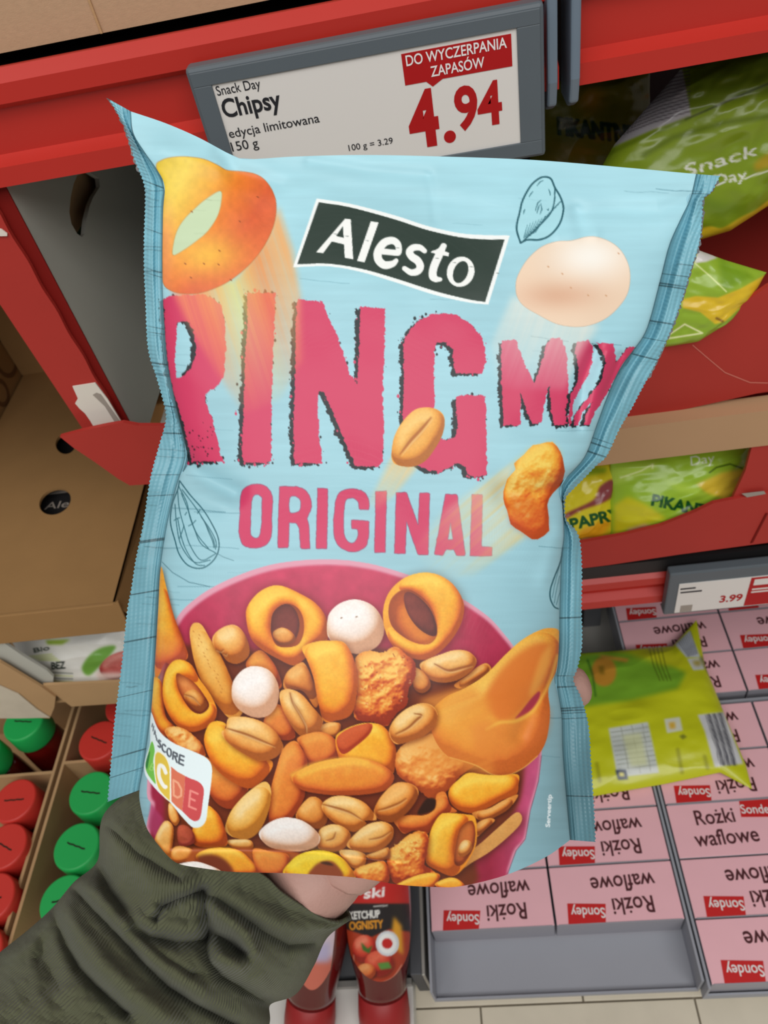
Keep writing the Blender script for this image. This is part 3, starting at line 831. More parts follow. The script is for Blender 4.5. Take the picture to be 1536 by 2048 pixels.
    f(zF((85, 900), (110, 800), (160, 740), (220, 735), (280, 770), (330, 860), (400, 960), (445, 1060), (430, 1140), (370, 1190), (280, 1215), (200, 1190), (130, 1110), (90, 1010)), YELL, 0.2, holes=[hC], gain=1.1)
    f(zH((230, 200), (330, 180), (430, 240), (490, 310), (500, 380), (400, 370), (300, 310)), CLU2, 0.25, rough=3, cell=9, grain=0.12)
    c.fill(zH((360, 280), (420, 260), (470, 320), (430, 345), (380, 320)), (255, 226, 150), 0.6, 4)
    f(zH((500, 380), (640, 480), (790, 570), (750, 650), (690, 725), (600, 705), (530, 620), (505, 500)), ORED, 0.3)
    f(zH((495, 250), (530, 160), (590, 140), (640, 160), (640, 200), (700, 260), (830, 380), (945, 405), (940, 470), (860, 560), (780, 590), (640, 520), (560, 440), (510, 340)), YELL, 0.25)
    f(zH((610, 220), (640, 190), (660, 120), (760, 112), (870, 140), (960, 200), (1010, 270), (1020, 330), (960, 390), (860, 405), (760, 360), (660, 290)), PEA, 0.35)
    crease(c, zH((650, 190), (760, 225), (860, 265), (960, 305)), 7)
    f(zU((230, 330), (350, 280), (450, 275), (540, 320), (590, 400), (590, 480), (480, 540), (340, 560), (280, 420)), ORED, 0.3)
    f(zU((60, 560), (110, 420), (190, 350), (250, 380), (320, 540), (260, 700), (300, 800), (230, 950), (120, 1060), (0, 1060), (0, 800)), ORED, 0.3)
    # open ring in the middle
    f(zU((560, 320), (640, 250), (760, 205), (870, 195), (960, 220), (1030, 300), (1075, 420), (1070, 560), (1030, 640), (900, 620), (640, 560), (580, 470)), YELL, 0.25)
    f(zU((570, 330), (640, 260), (760, 212), (870, 205), (850, 290), (740, 390), (640, 460), (590, 430)), [(150, 40, 16), (190, 70, 32), (206, 86, 42), (214, 96, 50)], 0.25, shadow=0)
    f(zU((180, 660), (270, 590), (400, 535), (560, 500), (720, 490), (880, 520), (1000, 580), (1060, 660), (1000, 760), (860, 800), (640, 815), (420, 800), (260, 760)), [(130, 48, 14), (200, 88, 34), (220, 112, 42), (234, 142, 50), (246, 186, 70)], 0.3)
    c.stroke(catmull(zU((190, 640), (280, 580), (400, 535), (560, 505), (720, 500), (830, 530)), 5, False), 7, (250, 196, 70), 0.5, 3)
    f(zI((330, 330), (380, 260), (480, 220), (560, 195), (640, 210), (720, 250), (780, 300), (800, 380), (720, 440), (650, 520), (560, 590), (500, 560), (420, 500), (340, 440)), CLU2, 0.25, rough=3.2, cell=13, grain=0.12)
    # big flying ring over the bowl edge
    big = np.array([(928, 1377), (970, 1350), (1012, 1308), (1045, 1279), (1080, 1260), (1104, 1256), (1119, 1263), (1121, 1295), (1113, 1341), (1097, 1377), (1100, 1420), (1098, 1452), (1091, 1485), (1075, 1512), (1045, 1537), (1015, 1550), (985, 1549), (950, 1530), (900, 1515), (870, 1480), (860, 1430), (890, 1395)], float)
    c.trail(np.array([(840, 1400), (930, 1375), (980, 1400), (980, 1540), (900, 1530), (840, 1560), (800, 1520), (835, 1460)]), (960, 1450), (800, 1530), lambda t, w, st: np.zeros(t.shape + (3,)) + [238, 156, 66], 0.9, 6, 0.35, 0.6)
    f(big, [(170, 72, 24), (220, 116, 40), (238, 150, 52), (248, 178, 66), (252, 204, 96)], 0.22, shadow=0.15)
    c.fill(catmull(zG((830, 900), (900, 770), (1010, 650), (1130, 575), (1215, 570), (1240, 620), (1205, 730), (1150, 870), (1080, 960), (1010, 1030), (930, 1050), (860, 1000)), 6), (226, 116, 44), 0.85, 6)
    c.fill(catmull(zG((1180, 640), (1235, 590), (1225, 700), (1160, 840), (1100, 900), (1130, 780)), 5), (246, 180, 80), 0.6, 4)
    c.fill(catmull(zG((1015, 1038), (1060, 980), (1120, 905), (1165, 868), (1158, 925), (1105, 992)), 6), (176, 52, 72), 1, 1)
    c.fill(catmull(zG((760, 1080), (900, 1060), (1100, 1010), (1140, 1040), (1215, 960), (1205, 1120), (1100, 1229), (900, 1300), (780, 1250)), 6), (224, 116, 50), 0.55, 8)
    c.stroke(catmull(zG((840, 1100), (920, 1060), (1020, 1050), (1110, 1000), (1170, 920), (1230, 800), (1275, 650)), 6, False), 6, (250, 196, 80), 0.7, 3)
    c.trail(np.array([(850, 1395), (940, 1372), (985, 1400), (985, 1560), (900, 1540), (830, 1560), (800, 1520), (835, 1460)]), (985, 1450), (800, 1520), lambda t, w, st: np.zeros(t.shape + (3,)) + [236, 146, 58], 0.8, 8, 0.4, 0.7)
    c.stroke(catmull(big[[18, 17, 16, 15, 14, 13]][::-1], 6, False), 2, (250, 196, 96), 0.7, 1)
    f(zI((290, 200), (310, 130), (380, 60), (470, 20), (540, 30), (575, 80), (560, 150), (500, 210), (410, 245), (330, 260)), PEA, 0.35)
    crease(c, zI((330, 200), (400, 165), (450, 120), (480, 90), (440, 80)), 6)
    f(zI((645, 530), (700, 470), (760, 430), (850, 440), (950, 445), (1050, 440), (1055, 500), (1040, 560), (960, 590), (870, 640), (790, 670), (700, 650), (650, 600)), YELL, 0.3)
    f(zI((780, 670), (880, 640), (970, 590), (1052, 560), (1000, 640), (920, 690), (850, 720)), PEAD, 0.35)
    f(zI((805, 735), (870, 700), (915, 710), (860, 765), (805, 810)), PEAD, 0.35)
    f(zI((320, 710), (400, 680), (500, 680), (560, 640), (570, 560), (620, 545), (650, 620), (690, 660), (600, 680), (540, 760), (510, 790), (440, 770), (380, 790), (340, 750)), ORED, 0.3)
    c.fill(catmull(zI((470, 640), (510, 585), (562, 585), (560, 640), (520, 665), (460, 675)), 5), (48, 24, 14), 0.95, 1)
    f(zI((730, 990), (770, 900), (850, 830), (950, 740), (1040, 665), (1075, 690), (1060, 740), (980, 820), (880, 900), (780, 960)), [(120, 60, 18), (186, 112, 44), (216, 146, 70), (232, 174, 98), (248, 214, 150)], 0.4)
    hD = zI((690, 830), (716, 750), (778, 712), (800, 780), (786, 880), (724, 972), (676, 962))
    f(hD, [(120, 44, 14), (180, 78, 30), (206, 102, 42), (222, 128, 58)], 0.3, shadow=0)
    f(zI((700, 870), (730, 830), (770, 835), (780, 880), (740, 920), (700, 920)), PEA, 0.4, shadow=0.3)
    f(zI((510, 960), (520, 850), (540, 760), (590, 680), (640, 668), (740, 675), (795, 690), (808, 760), (804, 850), (772, 925), (720, 1005), (660, 1040), (580, 1010)), YELL, 0.25, holes=[hD], gain=1.12)
    f(zI((280, 900), (330, 860), (400, 800), (470, 775), (520, 800), (515, 900), (500, 970), (560, 1015), (540, 1040), (420, 1070), (330, 1085), (285, 1010)), CLU, 0.25, rough=3.5, cell=11, grain=0.14)
    for k in range(30):
        p = zI((310 + g.random() * 150, 830 + g.random() * 110))[0]; c.stroke(np.array([p, p + [2 + g.normal(0, 1), g.normal(0, 2)]]), 2, (255, 226, 130), 0.6)
    f(zU((220, 1000), (330, 835), (440, 860), (490, 1020), (400, 1100)), PEAD, 0.35)
    f(zU((890, 930), (950, 820), (1060, 715), (1170, 705), (1255, 750), (1260, 830), (1180, 950), (1060, 1040), (960, 1030), (900, 990)), PEAD, 0.35, gain=1.15)
    crease(c, zU((920, 940), (1000, 920), (1100, 880), (1160, 840)), 5)
    f(zU((440, 900), (520, 830), (640, 818), (780, 860), (860, 930), (910, 1020), (810, 1030), (820, 1060), (720, 1125), (600, 1080), (490, 1000)), PEA, 0.32)
    crease(c, zU((450, 890), (560, 920), (680, 960), (780, 1020)), 6)
    f(zU((410, 1200), (430, 1100), (540, 1060), (640, 1090), (690, 1160), (640, 1260), (540, 1295), (420, 1270)), PEA, 0.35)
    crease(c, zU((480, 1200), (540, 1180), (560, 1130)), 4)
    f(zU((655, 1245), (740, 1130), (850, 1055), (970, 1038), (1050, 1090), (1040, 1190), (940, 1280), (800, 1300)), PEA, 0.35)
    crease(c, zU((850, 1190), (950, 1170), (1030, 1120)), 4)
    f(zU((590, 1290), (700, 1280), (815, 1320), (800, 1420), (720, 1440), (650, 1380)), PEA, 0.35)
    f(zU((820, 1330), (920, 1290), (1010, 1260), (1010, 1350), (900, 1370)), PEAD, 0.35)
    f(zH((635, 850), (670, 750), (740, 660), (820, 590), (900, 545), (940, 590), (935, 700), (900, 810), (850, 890), (780, 930), (700, 920), (650, 890)), [(150, 84, 22), (214, 138, 44), (236, 172, 74), (244, 194, 104), (252, 224, 164)], 0.4)
    f(zH((650, 940), (740, 930), (810, 940), (815, 990), (690, 985)), PEA, 0.35)
    f(zH((860, 900), (900, 840), (980, 795), (1060, 785), (1150, 805), (1230, 860), (1270, 920), (1240, 980), (1140, 1010), (1020, 1005), (920, 975)), WHT, 0.42, gain=1.1, grain=0.008, slope=0.42)
    f(zH((420, 850), (500, 710), (570, 740), (620, 820), (650, 960), (560, 985), (430, 965)), ORANGE, 0.3)
    f(zH((260, 690), (300, 720), (330, 800), (300, 840), (260, 780)), PEA, 0.35)
    f(zH((165, 930), (230, 810), (290, 850), (280, 1000), (275, 1070), (200, 990)), PEA, 0.3)
    f(zH((320, 850), (380, 840), (430, 900), (420, 960), (330, 970)), [(110, 30, 20), (170, 70, 50), (196, 90, 60)], 0.3)
    f(zH((280, 1000), (330, 975), (420, 1000), (440, 1050), (340, 1085), (280, 1075)), PEAD, 0.3)
    # strip folded under below the crease
    c.fill(zH((420, 990), (700, 985), (1010, 1000), (1130, 1020), (1200, 1200), (300, 1200)), (176, 84, 34), 1, 2)
    f(zH((440, 1050), (500, 1000), (600, 985), (720, 1000), (800, 1060), (870, 1160), (640, 1170), (520, 1150)), ORANGE, 0.25)
    c.fill(catmull(zH((440, 1060), (540, 1030), (640, 1070), (690, 1160), (560, 1170)), 5), (110, 40, 26), 0.9, 3)
    f(zH((820, 1000), (940, 1010), (1050, 1030), (1060, 1090), (1030, 1170), (870, 1170)), ORED, 0.3)
    f(zH((300, 1110), (420, 1078), (520, 1100), (610, 1150), (500, 1200), (330, 1180)), WHT, 0.35, grain=0.008)
    f(zH((1030, 1170), (1080, 1070), (1160, 1020), (1270, 1003), (1380, 1030), (1460, 1100), (1500, 1200), (1280, 1230)), [(160, 70, 14), (220, 130, 26), (240, 176, 30), (246, 204, 40), (250, 222, 70)], 0.3)
    c.fill(catmull(zH((1195, 1190), (1230, 1110), (1300, 1075), (1370, 1090), (1420, 1190)), 5), (140, 60, 34), 0.95, 2)
    c.fill(catmull(zH((1270, 1085), (1320, 1080), (1360, 1105), (1310, 1100)), 5), (60, 28, 16), 0.9, 1)
    f(zI((80, 1010), (200, 960), (270, 960), (285, 1080), (150, 1090)), CLU, 0.3, rough=2.5)
    f(zI((320, 1110), (440, 1040), (560, 1020), (590, 1050), (520, 1120)), ORANGE, 0.3)
    f(zI((560, 1090), (640, 1050), (700, 1060), (740, 1110), (640, 1130)), ORANGE, 0.3)
    # ------ nutrition grade panel
    c.fill(catmull(zQ((175, -30), (215, 0), (270, 160), (370, 320), (560, 470), (760, 560), (1000, 660), (1130, 730), (1210, 830), (1230, 960), (1210, 1200), (1160, 1550), (1130, 1780), (1060, 1890), (950, 1925), (860, 1890), (700, 1720), (520, 1500), (330, 1330), (180, 1160), (90, 1020), (70, 860), (110, 680), (170, 480), (170, 250)), 6), (236, 250, 252))
    c.fill(catmull(zQ((200, 450), (250, 600), (225, 780), (240, 980), (270, 1175), (180, 1080), (110, 960), (95, 840), (130, 690)), 5), (120, 200, 80))
    c.fill(catmull(zQ((130, 690), (170, 620), (150, 780), (120, 920), (95, 850)), 5), (50, 130, 60))
    c.text('B', zQ((150, 930))[0], zQ((215, 960))[0], 15, (170, 225, 120))
    c.fill(catmull(zQ((240, 720), (270, 620), (340, 620), (440, 700), (505, 850), (525, 1000), (530, 1440), (480, 1460), (380, 1370), (290, 1230), (245, 1000)), 6), (250, 250, 236))
    c.fill(catmull(zQ((258, 730), (285, 645), (340, 645), (430, 725), (490, 860), (505, 1000), (508, 1430), (480, 1435), (390, 1345), (305, 1215), (262, 1000)), 6), (232, 200, 76))
    c.stroke(catmull(zQ((440, 985), (400, 890), (340, 860), (320, 930), (325, 1040), (365, 1150), (420, 1225), (440, 1225)), 6, False), 7.5, (252, 252, 244))
    c.fill(zQ((530, 880), (640, 970), (770, 1040), (760, 1300), (740, 1450), (720, 1640), (620, 1560), (535, 1470)), (226, 122, 92))
    c.fill(np.r_[zQ((770, 1040)), catmull(zQ((850, 1080), (980, 1130), (1060, 1200), (1090, 1300), (1075, 1450), (1040, 1700), (1000, 1790), (930, 1810), (850, 1770)), 6, False), zQ((720, 1640), (740, 1450), (760, 1300))], (214, 84, 86))
    dd = zQ((570, 1110), (575, 1370), (640, 1410), (700, 1380), (705, 1270), (650, 1160))
    c.stroke(np.r_[dd, dd[:1]], 4, (248, 176, 140))
    c.stroke(zQ((985, 1345), (860, 1290), (835, 1560), (955, 1610)), 4, (248, 150, 140)); c.stroke(zQ((850, 1420), (935, 1460)), 4, (248, 150, 140))
    gy = (86, 92, 100)
    c.stroke(catmull(zQ((350, 450), (325, 430), (315, 460), (345, 500), (345, 550), (310, 530)), 5, False), 3.2, gy)
    c.stroke(catmull(zQ((435, 530), (400, 500), (378, 530), (385, 590), (415, 630), (438, 630)), 5, False), 3.2, gy)
    o_ = catmull(zQ((490, 570), (525, 600), (530, 670), (505, 710), (470, 670), (465, 600)), 5); c.stroke(np.r_[o_, o_[:1]], 3.2, gy)
    c.stroke(zQ((560, 750), (568, 630), (630, 660), (635, 710), (565, 695)), 3.4, gy); c.stroke(zQ((595, 705), (630, 805)), 3.4, gy)
    c.stroke(zQ((750, 710), (680, 680), (662, 820), (738, 855)), 3.6, gy); c.stroke(zQ((672, 750), (740, 780)), 3.6, gy)
    for p in (((215, 150), (205, 200)), ((235, 190), (222, 270)), ((255, 260), (240, 330)), ((262, 290), (258, 320), (275, 360)), ((268, 370), (290, 410)), ((280, 420), (295, 445))):
        c.stroke(zQ(*p), 2.2, gy, 0.9)
    c.text('Serveertip', zK((275, 1810))[0], zK((286, 1632))[0], 8.5, (240, 248, 250), 0.03)
    return c


# ------------------------------------------------------------------ the snack bag held up in the middle
def coons(top, bottom, left, right, nr, nc):
    T, B, L, R = resample(top, nc), resample(bottom, nc), resample(left, nr), resample(right, nr)
    s = np.linspace(0, 1, nc)[None, :, None]; t = np.linspace(0, 1, nr)[:, None, None]
    return (1 - t) * T[None] + t * B[None] + (1 - s) * L[:, None] + s * R[:, None] \
        - ((1 - s) * (1 - t) * T[0] + s * (1 - t) * T[-1] + (1 - s) * t * B[0] + s * t * B[-1])


def seg_dist(uv, pts):
    pts = np.asarray(pts, float); best = np.full(len(uv), 1e9)
    for a, b in zip(pts[:-1], pts[1:]):
        d = b - a; L = d @ d
        t = np.clip(((uv - a) @ d) / L, 0, 1)
        best = np.minimum(best, np.hypot(uv[:, 0] - a[0] - t * d[0], uv[:, 1] - a[1] - t * d[1]))
    return best


B_TOP = catmull([(262, 223), (330, 246), (395, 274), (451, 304), (480, 317), (512, 318), (592, 313), (723, 310), (885, 313), (1068, 320), (1250, 335), (1392, 348)], 6, False)
B_LEFT = catmull([(262, 223), (267, 266), (290, 305), (312, 336), (329, 372), (326, 430), (325, 571), (333, 706), (342, 762), (354, 820), (370, 890), (370, 922), (358, 958), (344, 1008), (332, 1063), (321, 1138), (316, 1225), (308, 1352), (300, 1442), (288, 1530), (279, 1580), (281, 1612), (293, 1655), (311, 1683)], 6, False)
B_RIGHT = catmull([(1392, 348), (1380, 397), (1360, 440), (1338, 490), (1320, 560), (1294, 655), (1268, 698), (1241, 735), (1216, 788), (1193, 850), (1168, 915), (1124, 968), (1125, 1018), (1127, 1072), (1122, 1119), (1119, 1217), (1118, 1290), (1115, 1335), (1112, 1360), (1118, 1400), (1123, 1434), (1125, 1506), (1134, 1614), (1140, 1680)], 6, False)
B_BOT = catmull([(311, 1683), (335, 1711), (359, 1728), (410, 1737), (470, 1744), (589, 1747), (709, 1755), (795, 1769), (870, 1774), (924, 1772), (1012, 1750), (1090, 1715), (1140, 1680)], 6, False)


def smoothstep(x, a, b):
    t = np.clip((x - a) / (b - a), 0, 1)
    return t * t * (3 - 2 * t)


def edge_depth(t):
    return np.interp(t, [0, 0.2, 0.5, 0.8, 1], [0.3185, 0.321, 0.3235, 0.3235, 0.3245])


def bulge(t):
    x = np.linspace(0, 1, 200)
    y = np.interp(x, [0, 0.05, 0.2, 0.42, 0.5, 0.72, 0.9, 0.96, 1], [0.0, 0.003, 0.012, 0.017, 0.020, 0.030, 0.025, 0.016, 0.0])
    y = np.convolve(np.pad(y, 8, mode='edge'), np.ones(17) / 17, 'valid')
    return np.interp(t, x, y)


def build_bag():
    cv = paint_bag()
    root = thing('snack_bag', PZ(700, 1745, 0.326), 'light blue snack bag of rings and nuts held up in front of the shelf', 'snack bag')
    nr, nc = 890, 600
    uv = coons(B_TOP, B_BOT, B_LEFT, B_RIGHT, nr, nc).reshape(-1, 2)
    t = np.repeat(np.linspace(0, 1, nr), nc); s = np.tile(np.linspace(0, 1, nc), nr)
    p = np.maximum(0, 1 - np.abs(2 * s - 1) ** 2.3) ** 0.62
    z = edge_depth(t) - bulge(t) * p
    # the film: soft dents and creases
    u, v = uv[:, 0], uv[:, 1]
    def dent(pts, amp, w): return amp * np.exp(-(seg_dist(uv, pts) / w) ** 2)
    z += dent([(620, 322), (740, 343), (850, 352)], 0.0012, 14) + dent([(1160, 425), (1240, 420), (1317, 424), (1377, 397)], 0.0011, 17)
    z += dent([(1150, 420), (1165, 462)], 0.0012, 16) - dent([(1120, 470), (1190, 468)], 0.0008, 14)
    z += dent([(860, 355), (870, 440)], 0.0006, 10) + dent([(560, 330), (700, 380), (900, 400)], 0.0009, 26)
    z -= dent([(880, 380), (1020, 390)], 0.0008, 26)
    z += dent([(355, 905), (400, 950), (470, 985)], 0.0035, 20) - dent([(380, 990), (440, 1010)], 0.0012, 22)
    z += dent([(1130, 975), (1070, 990), (1010, 985)], 0.0030, 22) - dent([(1120, 1060), (1090, 1160)], 0.0012, 18)
    z += dent([(1190, 700), (1165, 760), (1155, 850)], 0.0022, 14) - dent([(1215, 705), (1195, 770), (1175, 845)], 0.0014, 12) + dent([(1243, 710), (1210, 790)], 0.0012, 7)
    z += dent([(440, 300), (470, 345), (560, 370)], 0.0016, 18) - dent([(330, 300), (430, 330)], 0.0015, 24)
    z += dent([(1120, 1340), (1060, 1420), (1040, 1470)], 0.0018, 18)
    z += dent([(345, 1697), (480, 1697), (620, 1700), (800, 1722)], 0.0012, 5)
    z += dent([(365, 1650), (380, 1680), (330, 1690)], 0.0012, 8)
    n = vnoise(900, 700, 120, 3, 41)
    z += (n[np.clip((v - 200) / 1.8, 0, 899).astype(int), np.clip((u - 200) / 1.8, 0, 699).astype(int)] - 0.5) * 0.0034 * smoothstep(t, 0.0, 0.08) * smoothstep(1 - t, 0.0, 0.06)
    # ribbed band along the right and left edges where the film goes into the side seal
    front = PZv(uv, z)
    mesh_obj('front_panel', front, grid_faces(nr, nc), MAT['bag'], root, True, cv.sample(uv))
    # back of the pouch
    br, bc = 60, 40
    uvb = coons(B_TOP, B_BOT, B_LEFT, B_RIGHT, br, bc).reshape(-1, 2)
    tb = np.repeat(np.linspace(0, 1, br), bc); sb = np.tile(np.linspace(0, 1, bc), br)
    zb = edge_depth(tb) + 0.0006 + bulge(tb) * 0.55 * np.maximum(0, 1 - np.abs(2 * sb - 1) ** 2.3) ** 0.62
    fb = grid_faces(br, bc)[:, ::-1]
    mesh_obj('back_panel', PZv(uvb, zb), fb, MAT['bag'], root, True, np.tile(np.array([150, 204, 220]) / 255.0, (len(uvb), 1)))

    def fin(outer, side, n0, n1, tone, foil_top):
        """zigzag-cut heat seal beside the pouch"""
        rows, cols = 900, 36
        inn = (B_LEFT if side < 0 else B_RIGHT)
        I = resample(inn[n0:n1] if n1 else inn[n0:], rows); O = resample(catmull(outer, 6, False), rows)
        k = np.arange(rows)
        tooth = np.abs(((k / 5.2) % 1.0) - 0.5) * 2
        O = O + np.stack([side * (tooth - 0.5) * 3.0, 0 * tooth], 1)
        w = np.linspace(-0.06, 1, cols)[None, :, None]
        P = (I[:, None] * (1 - w) + O[:, None] * w).reshape(-1, 2)
        ww = np.tile(np.linspace(-0.06, 1, cols), rows); kk = np.repeat(k / (rows - 1.0), cols)
        full = np.linspace(0, 1, len(inn)); t0, t1 = full[n0], (full[n1] if n1 else 1.0)
        ze = edge_depth(t0 + (t1 - t0) * kk) + 0.0004
        wid = np.repeat(np.linalg.norm(O - I, axis=1), cols)
        zz_ = ze + 0.0035 * smoothstep(ww, -0.06, 0.2) - np.where(ww < 0.1, 0, 1) * 0.00014 * np.sin(ww * wid / 9.0 * 2 * math.pi) * np.clip(wid / 40, 0, 1)
        zz_ += ww * tone(kk) + 0.0035 * np.exp(-((ww - 0.10) / 0.09) ** 2)
        zz_ += (0.0065 if side > 0 else 0.0045) * np.exp(-((ww - 0.30) / 0.16) ** 2) * np.interp(kk, [0, 0.04, 0.12, 0.4, 0.55, 0.75, 1], [0, 0.6, 1, 0.9, 1.0, 0.5, 0.1] if side > 0 else [0.3, 1, 1, 0.4, 0.7, 0.1, 0.0])
        zz_ += 0.0006 * np.sin(kk * 60 + ww * 4) * ww
        C = cv.sample(P)
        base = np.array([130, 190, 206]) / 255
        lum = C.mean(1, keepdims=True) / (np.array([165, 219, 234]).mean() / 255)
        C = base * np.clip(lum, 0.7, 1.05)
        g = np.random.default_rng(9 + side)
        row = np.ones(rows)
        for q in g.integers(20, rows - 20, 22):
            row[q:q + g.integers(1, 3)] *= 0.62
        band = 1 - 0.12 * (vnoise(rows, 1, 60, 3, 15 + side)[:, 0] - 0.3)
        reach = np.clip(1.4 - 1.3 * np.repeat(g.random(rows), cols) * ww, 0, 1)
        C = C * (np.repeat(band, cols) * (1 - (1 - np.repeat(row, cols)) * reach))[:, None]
        C = C * np.where(ww < 0.06, 0.75, 1.0)[:, None]  # shade at the inner fold, put into the seal colour
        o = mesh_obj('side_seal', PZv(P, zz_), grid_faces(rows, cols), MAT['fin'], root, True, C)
        o['label'] = 'ribbed blue side seal with a zigzag cut edge'
        # bare foil showing along the cut
        E = resample(O, 260)[foil_top[0]:foil_top[1]]
        g = np.random.default_rng(5)
        a = E - [side * 0.8, 0]; b = E + np.stack([side * (0.8 + 3.2 * g.random(len(E))), g.normal(0, 0.6, len(E))], 1)
        V = np.concatenate([a, b]); m = len(E)
        ze2 = np.interp(np.linspace(0, 1, 260)[foil_top[0]:foil_top[1]], kk[cols - 1::cols], zz_[cols - 1::cols])
        fo = mesh_obj('foil_edge', PZv(V, np.r_[ze2 - 0.0002, ze2 + 0.0006]), [[i, i + 1, m + i + 1, m + i] for i in range(m - 1)], MAT['foil'], o)
        return o
    fin([(217, 197), (236, 229), (252, 261), (268, 317), (288, 369), (290, 414), (288, 473), (288, 538), (291, 603), (294, 678), (300, 716), (313, 755), (326, 801), (332, 830), (329, 853), (315, 902), (300, 960), (287, 1045), (272, 1117), (263, 1175), (254, 1225), (245, 1315), (236, 1388), (229, 1442), (223, 1514), (215, 1604)], -1, 0, 121,
        lambda k: np.interp(k, [0, 0.08, 0.2, 0.5, 1], [0.002, 0.010, 0.008, 0.006, 0.011]), (0, 30))
    fin([(1440, 352), (1424, 383), (1407, 399), (1405, 431), (1399, 487), (1383, 537), (1362, 606), (1339, 668), (1310, 730), (1286, 774), (1262, 819), (1238, 860), (1214, 911), (1193, 931), (1166, 959), (1146, 979), (1131, 998), (1132, 1037), (1152, 1061), (1161, 1089), (1164, 1147), (1163, 1215), (1164, 1289), (1155, 1336), (1147, 1361), (1163, 1397), (1177, 1452), (1182, 1524), (1188, 1614), (1191, 1684)], 1, 0, None,
        lambda k: np.interp(k, [0, 0.1, 0.3, 0.55, 1], [0.001, 0.004, 0.007, 0.010, 0.005]), (2, 80))
    return root


